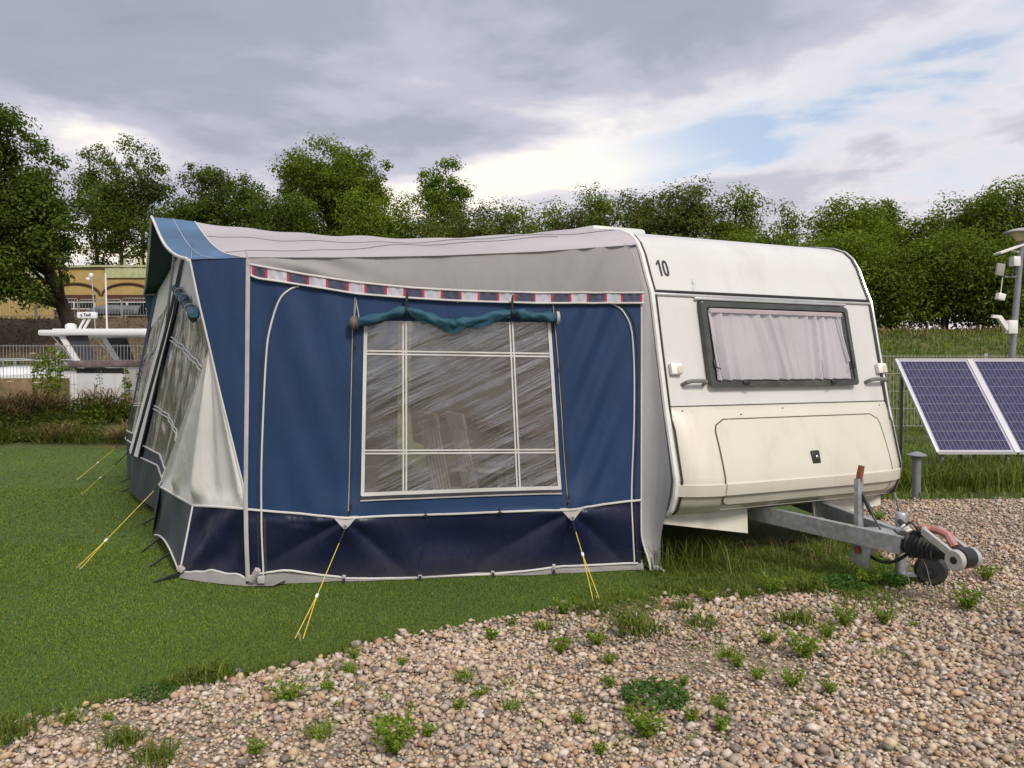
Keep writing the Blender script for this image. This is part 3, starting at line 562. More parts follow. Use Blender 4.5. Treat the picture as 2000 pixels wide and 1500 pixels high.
loop = [front(ol[i][0], DZ[i], 0.004) for i in range(len(DZ))] + [front(lerp(ol[-1][0], ol[-1][1], t), DZ[-1], 0.003) for t in np.linspace(0.05, 0.95, 12)] + [front(ol[i][1], DZ[i], 0.004) for i in range(len(DZ)-1, -1, -1)] + [front(lerp(ol[0][1], ol[0][0], t), DZ[0], 0.004) for t in np.linspace(0.05, 0.95, 12)]
mb = MB(); mb.tube(loop, 0.0055, 6, closed=True); mb.build('door_seam', mat('brown_seam', (0.12, 0.10, 0.06), 0.8, 0.2, 9), door)  # thin dark brown line along the door joint
c = Vector(front(1.215, 0.80, 0.008)); tilt = Matrix.Rotation(radians(-13), 3, 'X')
mb = MB(); mb.box(c, (0.082, 0.018, 0.10), tilt, bev=0.008); lk = mb.build('lock', MT['black'], door)
mb = MB(); mb.lathe([(0.011, 0), (0.011, 0.006), (0.006, 0.009)], 12, c+Vector((0, -0.010, 0.004)), (0, -1, 0.2)); mb.build('key_barrel', MT['chrome'], lk)
mb = MB(); mb.tube([front(a, 0.462, 0.0+0.02) for a in np.linspace(0.33, 2.03, 16)], 0.0035, 6); mb.build('door_stay', MT['chrome'], CV)
for a, z in ((0.12, 1.165), (1.05, 1.165), (2.12, 1.165), (0.62, 1.13), (1.58, 0.52)):
    mb = MB(); mb.lathe([(0.006, 0), (0.006, 0.003), (0.003, 0.004)], 8, front(a, z, 0.002), (0, -1, 0.1)); mb.build('screw', MT['rust'], CV)
# horizontal trim rail
for nm, z, hh, mt_, o in (('trim_rail', 2.043, 0.022, 'black', 0.012), ('trim_strip', 2.020, 0.020, 'chrome', 0.016)):
    mb = MB(); mb.box((WID/2, prof_b(z)-o/2, z), (WID-0.02, o, hh), bev=0.003); mb.build(nm, MT[mt_], CV)
mb = MB(); mb.box((1.15, prof_b(2.0)-0.014, 1.998), (1.56, 0.024, 0.020), bev=0.003); mb.build('window_rail', MT['chrome'], CV)
# front window: frame, pane, curtains, stays
WT = Matrix.Rotation(radians(-11.8), 3, 'X')
def wpt(a, t, off):   # t: 0 bottom .. 1 top of the window along the slope
    z = lerp(1.345, 1.985, t); return Vector((a, lerp(prof_b(1.345), prof_b(1.985), t) - off, z + off*-0.2))
WA0, WA1 = 0.395, 1.905
win = MB(); 
def ring(mb, o0, o1, i0, i1, off0, off1, r):
    outer = rrect(WA0, WA1, 0, 0.66, r); inner = rrect(WA0+i0, WA1-i0, i1, 0.66-i1, r*0.9)
    to = lambda p, off: wpt(p[0], p[1]/0.66, off)
    nn = len(outer)
    vs = [to(p, 0.0) for p in outer] + [to(p, off0) for p in outer] + [to(p, off1) for p in inner] + [to(p, 0.004) for p in inner]
    fs = []
    for k in range(3):
        for j in range(nn): fs.append((k*nn+j, k*nn+(j+1) % nn, (k+1)*nn+(j+1) % nn, (k+1)*nn+j))
    mb.add(vs, fs)
ring(win, 0, 0, 0.040, 0.038, 0.056, 0.062, 0.035); wf = win.build('window', MT['frame'], CV, 40)
mb = MB(); mb.grid(lambda p, q: wpt(lerp(WA0+0.03, WA1-0.03, p), lerp(0.04, 0.96, q), 0.006), 2, 2, flip=True); mb.build('window_back', MT['dark'], wf)
def curtain_pt(p, q):
    a = lerp(WA0+0.065, WA1-0.065, p); amp = 0.012*(1-0.25*q)*(0.65+0.5*sin(p*17+1))
    gather = 1 - 0.25*math.exp(-((p-0.42)/0.12)**2)*math.exp(-((q-0.35)/0.3)**2)
    ph = p*2*pi*12 + 2.6*sin(p*8.0) + 1.3*sin(q*2.4+p*11)
    lean = 0.10*(1-q)*math.exp(-((p-0.30)/0.22)**2)
    return wpt(min(WA1-0.065, a+lean*0.9), lerp(0.075, 0.90, q), 0.030 + 1.9*amp*gather*sin(ph) + 0.003*sin(ph*2.3+1))
mb = MB(); mb.grid(curtain_pt, 240, 14); mb.build('curtain', MT['curtain'], wf, 80)
mb = MB(); mb.grid(lambda p, q: wpt(lerp(WA0+0.07, WA1-0.07, p), lerp(0.875, 0.925, q), 0.055), 2, 1, flip=True); mb.build('blind_box', mat('blind_pink_grey', (0.50, 0.44, 0.45), 0.6, 0.1, 5), wf)
pane_m = film('acrylic_pane', (0.95, 0.93, 0.94), (0.5, 0.47, 0.48), 0.06, 0.03, (0, 0, 0), (1, 1, 1), 0.002, 0.05)
mb = MB()
def pane_pt(p, q):
    return wpt(lerp(WA0+0.058, WA1-0.058, p), lerp(0.075, 0.925, q), 0.061+0.006*sin(pi*p)*sin(pi*q))
mb.grid(pane_pt, 16, 10); mb.build('pane', pane_m, wf)
for a, t, rz in ((WA0+0.045, 0.27, 0.3), (WA1-0.045, 0.27, -0.3), (0.72, 0.055, 1.57), (1.62, 0.055, 1.57)):
    mb = MB(); cc = wpt(a, t, 0.070); big = (0.022, 0.016, 0.062) if abs(rz) < 1 else (0.065, 0.016, 0.022)
    mb.box(cc, big, WT, bev=0.004)
    mb.tube([cc+Vector((0, -0.008, -0.02)), cc+Vector((0.05*(1 if a < 1 else -1), -0.006, -0.035))], 0.004, 6); mb.build('window_catch', MT['black'], wf)
mb = MB(); mb.tube([wpt(WA1-0.13, 0.88, 0.057), wpt(WA1-0.075, 0.30, 0.057)], 0.006, 8); mb.build('window_stay', MT['chrome'], wf)
# awning rails down both edges
for x, s, m1, w_ in ((0.0, 1, 'railwhite', 0.042), (WID, -1, 'chrome', 0.028)):
    path = [q for q in fine if q[0] < 1.9]
    mb = MB(); mb.tube([(x - s*0.004, q[0]-0.004, q[1]) for q in path][2:], w_/2, 8); mb.build('awning_rail', MT[m1], CV)
    mb = MB(); mb.tube([(x + s*(w_/2+0.008), q[0]-0.008 - (0.02 if q[1] < 1.1 else 0), q[1]) for q in path][2:], 0.008, 6); mb.build('rail_seal', MT['black'], CV)
# grab handles, marker lamps
for a in (0.265, 2.13):
    mb = MB(); z = 1.372
    prf = [(-0.10, 0.0, -0.022), (-0.085, 0.05, 0.0), (-0.05, 0.058, 0.008), (0.05, 0.058, 0.008), (0.085, 0.05, 0.0), (0.10, 0.0, -0.022)]
    mb.tube([(a+x, prof_b(z)-o, z+dz) for x, o, dz in prf], [0.014, 0.016, 0.016, 0.016, 0.016, 0.014], 8); mb.build('grab_handle', MT['greyplastic'], CV)
for a in (0.115, 2.225):
    z = 1.468; mb = MB(); mb.box((a, prof_b(z)-0.02, z), (0.10, 0.04, 0.085), WT, bev=0.010); lm = mb.build('marker_lamp', MT['plasticwhite'], CV)
    mb = MB(); mb.box((a+0.022, prof_b(z)-0.040, z-0.004), (0.048, 0.012, 0.060), WT, bev=0.004); mb.build('lens', MT['amber'], lm)
# number 10 on the upper nose
nm_ = MB()
def digit(pts, a0, w_, z0=2.165, h_=0.125): return [Vector((a0+x*w_, prof_b(z0+y*h_)-0.004, z0+y*h_)) for x, y in pts]
one = digit([(0.52, 0), (0.95, 0), (0.95, 1), (0.60, 1), (0.05, 0.80), (0.05, 0.63), (0.52, 0.78)], 0.105, 0.040)
nm_.add(one, [(0, 1, 2, 3, 6), (3, 4, 5, 6)])
oo = [(0.5+0.5*math.copysign(abs(cos(t))**0.75, cos(t)), 0.5+0.5*math.copysign(abs(sin(t))**0.75, sin(t))) for t in np.linspace(0, 2*pi, 28, endpoint=False)]
ii = [(0.5+(x-0.5)*0.36, 0.5+(y-0.5)*0.70) for x, y in oo]
k0 = len(oo); nm_.add(digit(oo, 0.158, 0.052)+digit(ii, 0.158, 0.052), [(j, (j+1) % k0, k0+(j+1) % k0, k0+j) for j in range(k0)])
num = nm_.build('number_ten', MT['black'], CV, 0)
num['label'] = 'black number 10'
mb = MB()
for dx, dz, r in ((0, 0, 0.014), (0.012, -0.02, 0.018), (-0.006, -0.05, 0.016), (0.014, 0.02, 0.010)):
    mb.add([(0.40+dx+r*cos(t)*0.8, prof_b(2.125+dz+r*sin(t))-0.0035, 2.125+dz+r*sin(t)) for t in np.linspace(0, 2*pi, 10, endpoint=False)], [tuple(range(10))])
mb.build('sticker_residue', mat('sticker_residue', (0.50, 0.51, 0.55), 0.7, 0.3, 40), CV)
# roof light, side stripe, wheel, corner steady
mb = MB(); mb.box((0.42, 1.35, 2.685), (0.55, 0.55, 0.09), Matrix.Rotation(radians(4), 3, 'X'), bev=0.03); mb.build('roof_light', MT['palegreen'], CV)
mb = MB(); mb.box((-0.003, 2.6, 0.80), (0.004, 5.6, 0.085)); mb.build('side_stripe', mat('stripe_slate', (0.05, 0.06, 0.09), 0.4), CV)
mb = MB(); mb.box((-0.003, 2.6, 0.86), (0.004, 5.6, 0.018)); mb.build('side_stripe', MT['red'], CV)
for x in (0.10, WID-0.10):
    mb = MB(); mb.lathe([(0.20, -0.09), (0.30, -0.085), (0.32, -0.05), (0.32, 0.05), (0.30, 0.085), (0.20, 0.09)], 28, (x, 3.0, 0.32), (1, 0, 0)); wh = mb.build('wheel', MT['rubber'], CV)
    mb = MB(); mb.lathe([(0.20, -0.088), (0.17, -0.06), (0.05, -0.075), (0.05, 0.075), (0.17, 0.06), (0.20, 0.088)], 24, (x, 3.0, 0.32), (1, 0, 0)); mb.build('rim', MT['silver'], wh)
mb = MB(); mb.box((WID/2, 3.0, 0.33), (1.7, 0.08, 0.08)); mb.build('axle', MT['galv'], CV)
mb = MB(); mb.tube([(2.06, -0.42, 0.47), (2.07, -0.43, 0.42), (2.20, -0.36, 0.27)], 0.008, 6); mb.tube([(2.20, -0.36, 0.27), (2.24, -0.33, 0.10), (2.245, -0.33, 0.02)], 0.010, 6); mb.box((2.245, -0.33, 0.012), (0.09, 0.09, 0.02)); mb.build('corner_steady', MT['galv'], CV)
# drawbar
for sgn, a0, a1 in ((-1, 0.72, 1.065), (1, 1.53, 1.185)):
    mb = MB(); p0, p1 = Vector((a0, 0.25, 0.395)), Vector((a1, -1.29, 0.325)); mb.bar(p0, p1, 0.055, 0.115)
    d = (p1-p0).normalized()
    mb.build('drawbar_beam', MT['galv'], CV)
mb = MB(); mb.box((1.125, -1.16, 0.375), (0.16, 0.30, 0.012)); mb.box((1.125, -0.95, 0.335), (0.30, 0.09, 0.05)); mb.build('drawbar_plate', MT['galv'], CV)
hb = MB(); hb.bar((1.085, -0.93, 0.36), (1.085, -0.925, 0.71), 0.052, 0.035, roll=0); hb.bar((1.125, -0.90, 0.36), (1.118, -0.90, 0.69), 0.03, 0.03); hbo = hb.build('handbrake_lever', MT['galv'], CV)
mb = MB(); mb.tube([(1.085, -0.925, 0.69), (1.095, -0.925, 0.74), (1.105, -0.93, 0.80)], [0.020, 0.023, 0.021], 10); mb.build('handbrake_grip', MT['rust'], hbo)
mb = MB(); mb.tube([(1.10, -0.905, 0.665), (1.12, -1.01, 0.47)], 0.016, 8); mb.tube([(1.12, -1.01, 0.47), (1.125, -1.08, 0.375)], 0.007, 8); mb.build('gas_strut', MT['black'], hbo)
mb = MB(); mb.box((1.02, -1.00, 0.215), (0.012, 0.16, 0.17), Matrix.Rotation(0.12, 3, 'X'), bev=0.004); mb.box((1.09, -1.0, 0.23), (0.12, 0.05, 0.05)); pl = mb.build('jockey_clamp_plate', MT['galv'], CV)
mb = MB(); mb.lathe([(0.026, 0), (0.026, 0.012)], 14, (1.012, -0.99, 0.235), (-1, 0, 0)); mb.build('plate_bolt', MT['rust'], pl)
jk = MB(); jk.tube([(1.33, -1.07, 0.455), (1.33, -1.07, 0.02)], 0.036, 14); jk.lathe([(0.040, 0), (0.040, 0.05), (0.034, 0.06)], 14, (1.33, -1.07, 0.42)); jk.bar((1.33, -1.07, 0.05), (1.43, -1.22, 0.075), 0.07, 0.02); jko = jk.build('jockey_wheel', MT['galv'], CV)
jk = MB(); jk.lathe([(0.04, -0.035), (0.085, -0.036), (0.102, -0.022), (0.105, 0), (0.102, 0.022), (0.085, 0.036), (0.04, 0.035)], 24, (1.43, -1.225, 0.107), Vector((0.80, 0.6, 0)).normalized()); jk.build('tyre', MT['rubber'], jko)
jk = MB(); jk.lathe([(0.042, -0.03), (0.05, -0.037), (0.02, -0.040), (0.02, 0.040), (0.05, 0.037), (0.042, 0.03)], 18, (1.43, -1.225, 0.107), Vector((0.80, 0.6, 0)).normalized()); jk.build('hub', MT['black'], jko)
# overrun coupling: housing, bellows, head, levers
cp = MB(); cp.tube([(1.125, -1.24, 0.335), (1.125, -1.325, 0.335)], 0.070, 16); cpo = cp.build('coupling_housing', MT['black'], CV)
pts, rad = [], []
for i in range(25):
    t = i/24; pts.append((1.125, -1.325-0.17*t, 0.335-0.006*t)); rad.append((0.078-0.018*t) + 0.011*cos(i*pi*0.5*2/1.0*0.5*2/2))
cp = MB(); cp.tube(pts, rad, 20); cp.build('bellows', MT['rubber'], cpo)
cp = MB(); cp.tube([(1.125, -1.48, 0.33), (1.125, -1.56, 0.325), (1.125, -1.64, 0.325)], [0.045, 0.042, 0.05], 14); cp.box((1.125, -1.53, 0.32), (0.075, 0.12, 0.07), bev=0.012); cp.lathe([(0.03, -0.05), (0.062, -0.046), (0.066, 0), (0.062, 0.046), (0.03, 0.05)], 22, (1.125, -1.675, 0.322), (1, 0, 0)); cph = cp.build('coupling_head', MT['black'], CV)
for sx in (-1, 1):
    cp = MB(); x = 1.125+sx*0.072
    cp.lathe([(0.02, -0.018), (0.056, -0.020), (0.064, -0.012), (0.064, 0.012), (0.056, 0.020), (0.02, 0.018)], 24, (x, -1.672, 0.315), (1, 0, 0))
    cp.bar((x, -1.66, 0.34), (x, -1.455, 0.447), 0.026, 0.042)
    cp.tube([(x, -1.455, 0.447), (lerp(x, 1.125, 0.6), -1.43, 0.455)], 0.018, 8)
    cl = cp.build('stabiliser_lever', MT['silver'], CV)
    cp = MB(); cp.lathe([(0.022, 0), (0.022, 0.004)], 16, (x+sx*0.019, -1.672, 0.315), (sx, 0, 0)); cp.build('lever_cap', MT['black'], cl)
cp = MB(); cp.tube([(1.14, -1.36, 0.43), (1.14, -1.41, 0.452), (1.14, -1.50, 0.452), (1.14, -1.555, 0.44), (1.14, -1.60, 0.375)], [0.022, 0.026, 0.024, 0.025, 0.028], 8); cp.box((1.14, -1.41, 0.457), (0.085, 0.09, 0.028), bev=0.01); cp.build('coupling_handle', MT['pink'], CV)
cp = MB(); cp.tube([(1.20, -1.20, 0.41), (1.19, -1.25, 0.385)], [0.021, 0.026], 12); plug = cp.build('trailer_plug', MT['black'], CV)
cp = MB()
for k in range(3): cp.lathe([(0.027, 0), (0.029, 0.006), (0.027, 0.012)], 14, (1.155-0.0*k, -1.225-0.018*k, 0.425-0.012*k), (0, -0.8, -0.5))
cp.build('plug_collar', MT['plasticwhite'], plug)
cp = MB(); cp.tube([(1.20, -1.16, 0.45), (1.185, -1.20, 0.43), (1.16, -1.235, 0.42)], [0.016, 0.022, 0.024], 10); cp.build('plug_body', MT['black'], plug)
def wig(p0, p1, sag, n=14, k=0.0):
    p0, p1 = Vector(p0), Vector(p1)
    return [p0.lerp(p1, t) + Vector((k*sin(t*pi*2), 0, -sag*4*t*(1-t))) for t in np.linspace(0, 1, n)]
cp = MB(); cp.tube(wig((1.07, -1.0, 0.22), (1.13, -1.29, 0.27), 0.07), 0.011, 7); cp.tube(wig((1.15, -1.22, 0.42), (1.10, -1.42, 0.40), -0.06, k=0.02), 0.008, 6); cp.tube(wig((1.10, -1.20, 0.40), (1.06, -1.38, 0.25), -0.03), 0.006, 6)
cp.build('trailer_cable', MT['black'], CV)
cp = MB(); cp.tube(wig((1.10, -1.30, 0.36), (1.05, -1.36, 0.10), 0.0, k=0.01), 0.0025, 5); cp.tube(wig((1.15, -1.36, 0.26), (1.25, -1.40, 0.02), 0.0, k=0.012), 0.0022, 5); cp.build('breakaway_cable', MT['tape'], CV)

# ------------------------------------------------------------------ awning tent
L0 = Vector((-1.80, 5.30)); WD = Vector((0.98973, 0.14292)); WN = Vector((0.14292, -0.98973))
AW = empty('awning_tent', (L0.x, L0.y, 0), 0, 'blue and grey caravan awning tent with clear side window and guy ropes', 'tent')
AO = (L0.x, L0.y, 0)
def wall(s, z, off=0.0): p = L0 + WD*s + WN*off; return (p.x, p.y, z)
def cvw(a, b, z):
    th = radians(25); return (1.028 + a*cos(th) - b*sin(th), 5.823 + a*sin(th) + b*cos(th), z)
FOLD = [(-0.337, 2.193), (0.033, 2.217), (0.621, 2.228), (1.281, 2.252), (2.001, 2.295), (2.711, 2.36), (2.85, 2.375)]
BTOP = [(0.049, 2.169), (0.417, 2.107), (0.757, 2.06), (1.104, 2.03), (1.458, 2.014), (2.001, 2.006), (2.769, 2.016)]
BBOT = [(0.049, 2.105), (0.098, 2.085), (0.416, 2.041), (0.757, 1.99), (1.104, 1.967), (1.458, 1.95), (2.002, 1.941), (2.769, 1.95)]
PIPE = [(0.0, 0.525), (0.30, 0.49), (0.66, 0.452), (1.456, 0.455), (2.23, 0.470), (2.687, 0.515), (2.80, 0.52)]
HEM = [(0.0, 0.06), (0.066, 0.085), (0.268, 0.105), (0.644, 0.030), (1.169, 0.014), (1.672, 0.018), (2.114, 0.058), (2.72, 0.059), (2.8, 0.06)]
GUYS = [(0.663, 0.448), (2.237, 0.465)]
def crease(s, z):
    d = 0.016*nz(s*1.6, z*1.2, 1.0) + 0.007*nz(s*5.0, z*1.6, 3.0) + 0.003*nz(s*13.0, z*3.0, 6.0)
    # slanting pull folds in the right bay and light ones in the left bay
    if z > 0.40:
        r = s - 2.05 - (z-0.5)*0.42
        d += 0.012*math.exp(-((s-2.45)/0.22)**2)*sin(r*34.0)*sstep(0.4, 0.8, z)*sstep(2.0, 1.2, -(-z)) if False else 0.017*math.exp(-((s-2.42)/0.20)**2)*sin(r*30.0)*sstep(0.45, 0.75, z)
        d += 0.007*math.exp(-((s-0.42)/0.25)**2)*sin((s*1.0+z*0.35)*22.0)
    for gs, gz in GUYS:
        rr = math.hypot(s-gs, z-gz); d += 0.045*math.exp(-(rr/0.16)**2)
        if z < gz+0.02:
            ph = math.atan2(gz-z, s-gs); d += 0.046*(abs(sin(ph*3.4+0.5))**0.8-0.5)*sstep(0.02, 0.14, rr)*math.exp(-rr/0.55)
    if z < 0.45:
        d += 0.012*sin(s*6.5+1.0)*sstep(0.45, 0.15, z)
        # deep swag between the guys
        d -= 0.030*math.exp(-((s-1.45)/0.45)**2)*math.exp(-((z-0.27)/0.13)**2)
    return d
def W3(s, z, off=0.0): return wall(s, z, crease(s, z) + off)
# window opening corners
WB = dict(l=lambda z: lerp(0.775, 0.803, (z-0.597)/1.18), r=lambda z: lerp(2.162, 2.083, (z-0.612)/1.18), z0=lambda s: lerp(0.597, 0.614, (s-0.775)/1.387), z1=1.80)
def body_grid(mb, s0, s1, zlo, zhi, nu, nv, off=0.0, flip=False):
    """s0,s1: number or f(z); zlo,zhi: number or f(s)"""
    def P(p, q):
        z = 1.0
        for _ in range(3):
            a = s0(z) if callable(s0) else s0; b = s1(z) if callable(s1) else s1; s = lerp(a, b, p)
            lo = zlo(s) if callable(zlo) else zlo; hi = zhi(s) if callable(zhi) else zhi; z = lerp(lo, hi, q)
        return W3(s, z, off)
    mb.grid(P, nu, nv, flip=flip)
pipe_z = lambda s: interp(s, PIPE); hem_z = lambda s: interp(s, HEM); bb_z = lambda s: interp(s, BBOT)+0.012; fold_z = lambda s: interp(s, FOLD); bt_z = lambda s: interp(s, BTOP)
RE = 2.765   # right edge of the side wall
mb = MB()
body_grid(mb, 0.0, WB['l'], pipe_z, bb_z, 34, 60)
body_grid(mb, WB['r'], RE, pipe_z, bb_z, 34, 60)
body_grid(mb, WB['l'], WB['r'], pipe_z, WB['z0'], 50, 8)
body_grid(mb, WB['l'], WB['r'], WB['z1'], bb_z, 50, 10)
side = mb.build('side_wall', MT['blue'], AW, 70, AO)
mb = MB(); body_grid(mb, 0.0, RE, hem_z, pipe_z, 130, 26); mb.build('side_valance', MT['navy'], AW, 70, AO)
# grey mud flap below the hem
mb = MB(); mb.grid(lambda p, q: wall(lerp(0.02, 2.78, p), lerp(0.012, hem_z(lerp(0.02, 2.78, p))+0.02, q), 0.03*(1-q)+0.012*nz(p*14, q*2)+crease(lerp(0.02, 2.78, p), hem_z(lerp(0.02, 2.78, p)))-0.012), 110, 4); mb.build('mud_flap', MT['grey'], AW, 60, AO)
# grey gable panel above the band
def gend(z): return interp(z, [(1.95, 2.775), (2.05, 2.765), (2.15, 2.745), (2.25, 2.715), (2.33, 2.67), (2.38, 2.62)])
def gs_(p, q): return lerp(0.03, gend(lerp(1.985, 2.35, q)), p)
mb = MB(); mb.grid(lambda p, q: W3(gs_(p, q), lerp(bt_z(gs_(p, q))-0.03, fold_z(gs_(p, q)), q), 0.012*sin(pi*q)+0.010*math.exp(-((p-0.18)/0.12)**2)*sin(q*7+p*30)), 90, 10); mb.build('gable_panel', MT['grey'], AW, 70, AO)
# striped trim band: navy blocks edged in red on pale quilted cloth
mb = MB(); nblk = 11; cuts = []
centers = [0.10 + i*(2.66/10.3) for i in range(11)]
def band_m(s):
    for i, c_ in enumerate(centers):
        hw = 0.068
        if i == 0: c_ = 0.11; hw = 0.045
        if abs(s-c_) < hw-0.0075: return 1
        if abs(s-c_) < hw+0.0075: return 2
    return 0
NB = 372
mb.grid(lambda p, q: W3(lerp(0.05, 2.775, p), lerp(bb_z(lerp(0.05, 2.775, p))-0.02, bt_z(lerp(0.05, 2.775, p)), q), 0.022+0.004*sin(p*260)*sin(q*pi)), NB, 3, mfun=lambda a, b: band_m(lerp(0.05, 2.775, a+0.5/NB)))
band = mb.build('trim_band', [MT['bandgrey'], MT['bandnavy'], MT['red']], AW, 60, AO)
for f_, dz in ((bt_z, 0.0), (bb_z, -0.02)):
    mb = MB(); mb.tube([W3(s, f_(s)+dz, 0.026) for s in np.linspace(0.05, 2.775, 60)], 0.0075, 6); mb.build('band_edging', MT['piping'], band, off=AO)
# piping and zips on the side wall
def line(name, pts, r, m, off=0.006, n=40, parent=AW, nseg=6):
    ss = np.linspace(0, 1, n); k = np.linspace(0, 1, len(pts))
    P = [W3(float(np.interp(t, k, [p[0] for p in pts])), float(np.interp(t, k, [p[1] for p in pts])), off) for t in ss]
    mb = MB(); mb.tube(P, r, nseg); return mb.build(name, MT[m], parent, off=AO)
def smooth_pts(pts, n=40):
    out = []; m = len(pts)
    for i in range(m-1):
        p0, p1, p2, p3 = [Vector((*pts[max(0, min(m-1, i+k))], 0)) for k in (-1, 0, 1, 2)]
        for t in np.linspace(0, 1, 8, endpoint=False):
            q = 0.5*((2*p1) + (p2-p0)*t + (2*p0-5*p1+4*p2-p3)*t*t + (3*p1-p0-3*p2+p3)*t**3); out.append((q.x, q.y))
    out.append(pts[-1]); return out
line('piping', smooth_pts([(0.117, 0.07), (0.105, 0.5), (0.112, 0.95), (0.144, 1.541), (0.172, 1.749), (0.232, 1.93), (0.30, 2.005), (0.36, 2.03)]), 0.0065, 'piping', 0.006, 70)
line('piping', smooth_pts([(2.50, 1.945), (2.57, 1.925), (2.635, 1.865), (2.694, 1.69), (2.708, 1.175), (2.690, 0.515), (2.715, 0.07)]), 0.0065, 'piping', 0.006, 70)
line('zip', smooth_pts([(0.088, 0.10), (0.080, 0.5), (0.085, 0.95), (0.115, 1.541), (0.142, 1.76), (0.20, 1.95)]), 0.004, 'zip', 0.004, 50)
line('zip', smooth_pts([(2.60, 1.93), (2.665, 1.88), (2.722, 1.70), (2.735, 1.175), (2.715, 0.515), (2.738, 0.08)]), 0.005, 'zip', 0.004, 50)
line('zip', [(0.130, 0.08), (0.127, 0.45)], 0.010, 'zip', 0.004)
line('valance_piping', [(s, pipe_z(s)) for s in np.linspace(0, RE, 30)], 0.008, 'piping', 0.006, 90)
line('hem_piping', [(s, hem_z(s)) for s in np.linspace(0.03, 2.74, 40)], 0.0075, 'piping', 0.008, 90)
for pts in ([(0.746, 1.962), (0.728, 1.752), (0.695, 0.50)], [(2.123, 1.93), (2.157, 1.544), (2.226, 0.50)]):
    line('window_zip', pts, 0.0055, 'zip', 0.004); line('zip_tape', [(p[0]-0.011, p[1]) for p in pts], 0.003, 'tape', 0.006)
    line('wall_crease', [(p[0]+(0.055 if pts[0][0] < 1 else -0.05), p[1]) for p in pts], 0.002, 'bandnavy', 0.003)
for s, z in ((0.700, 0.53), (2.160, 1.50), (2.218, 0.56), (0.730, 1.63)):
    mb = MB(); mb.box(W3(s, z, 0.012), (0.014, 0.010, 0.04), bev=0.003); mb.tube([W3(s, z-0.01, 0.016), W3(s-0.008, z-0.055, 0.02)], 0.004, 6); mb.build('zip_pull', MT['black'], AW, off=AO)
# webbing strip over the corner post
mb = MB(); mb.grid(lambda p, q: W3(lerp(-0.010, 0.018, p)+interp(q, [(0, 0.012), (0.25, 0.0), (1, 0.03)]), lerp(0.04, 2.20, q), 0.012+0.004*sin(p*pi)), 3, 30); mb.build('post_webbing', MT['tape'], AW, 60, AO)
mb = MB(); mb.tube([wall(0.035, 2.17, 0.015), wall(0.018, 2.27, 0.0)], 0.006, 6); mb.build('pole_spike', MT['tape'], AW, off=AO)
# window: PVC pane, white tape frame, glazing lines, rolled blind
def wz(s): return WB['z0'](s)
mb = MB(); body_grid(mb, lambda z: WB['l'](z)-0.0, lambda z: WB['r'](z)+0.0, wz, 1.80, 40, 34, -0.002)
awin = mb.build('side_window', MT['pvc'], AW, 70, AO)
def wl(name, pts, w_, m, off=0.008, n=36):
    k = np.linspace(0, 1, len(pts)); P = []
    mb = MB()
    def at(t): return float(np.interp(t, k, [p[0] for p in pts])), float(np.interp(t, k, [p[1] for p in pts]))
    hor = abs(pts[-1][0]-pts[0][0]) > abs(pts[-1][1]-pts[0][1])
    mb.grid(lambda p, q: W3(at(q)[0] + (0 if hor else (p-0.5)*w_), at(q)[1] + ((p-0.5)*w_ if hor else 0), off), 1, n, flip=not hor)
    return mb.build(name, MT[m], awin, 60, AO)
for sgn in (-1, 1):
    o = sgn*0.0105
    wl('glazing_line', [(1.067+o, 0.605), (1.070+o, 1.80)], 0.011, 'piping'); wl('glazing_line', [(1.866+o, 0.615), (1.811+o, 1.80)], 0.011, 'piping')
    wl('glazing_line', [(0.80, 1.584+o), (2.10, 1.567+o)], 0.011, 'piping'); wl('glazing_line', [(0.783, 0.900+o), (1.4, 0.892+o), (2.143, 0.886+o)], 0.011, 'piping')
wl('window_tape', [(0.779, 0.60), (0.806, 1.80)], 0.024, 'piping', 0.010); wl('window_tape', [(2.158, 0.615), (2.083, 1.80)], 0.024, 'piping', 0.010)
wl('window_tape', [(0.775, 0.608), (2.162, 0.625)], 0.026, 'piping', 0.010)
wl('window_hem', [(0.765, 0.584), (2.17, 0.602)], 0.020, 'zip', 0.014); wl('window_hem', [(0.765, 0.566), (2.172, 0.586)], 0.010, 'tape', 0.013)
# rolled up blind with its ties
def crumple(mb, P, nseg, amt):
    """gathers and twisted folds in a rolled cloth tube"""
    for i in range(len(P)):
        for j in range(nseg):
            v = Vector(mb.v[i*nseg+j]); d = v - Vector(P[i]); an = 2*pi*j/nseg
            mb.v[i*nseg+j] = tuple(Vector(P[i]) + d*(1 + amt*(0.20*sin(2*an + i*0.55) + 0.16*sin(3*an - i*0.9 + 1) + 0.22*nz(i*0.35, j*0.8, 3))))
rp = smooth_pts([(0.735, 1.785), (0.90, 1.82), (1.085, 1.872), (1.20, 1.835), (1.32, 1.795), (1.40, 1.783), (1.47, 1.79), (1.64, 1.825), (1.815, 1.862), (1.90, 1.848), (2.02, 1.835), (2.13, 1.828)])
P, rr = [], []
for i, (s, z) in enumerate(rp):
    t = i/(len(rp)-1); sq = 1 - 0.38*math.exp(-((s-1.085)/0.035)**2) - 0.38*math.exp(-((s-1.815)/0.035)**2)
    P.append(W3(s, z, 0.052)); rr.append((0.032+0.004*sin(s*31)+0.004*nz(s*9, 2.0))*sq)
mb = MB(); mb.tube(P, rr, 14)
crumple(mb, P, 14, 0.65)
roll = mb.build('rolled_blind', MT['teal'], AW, 70, AO)
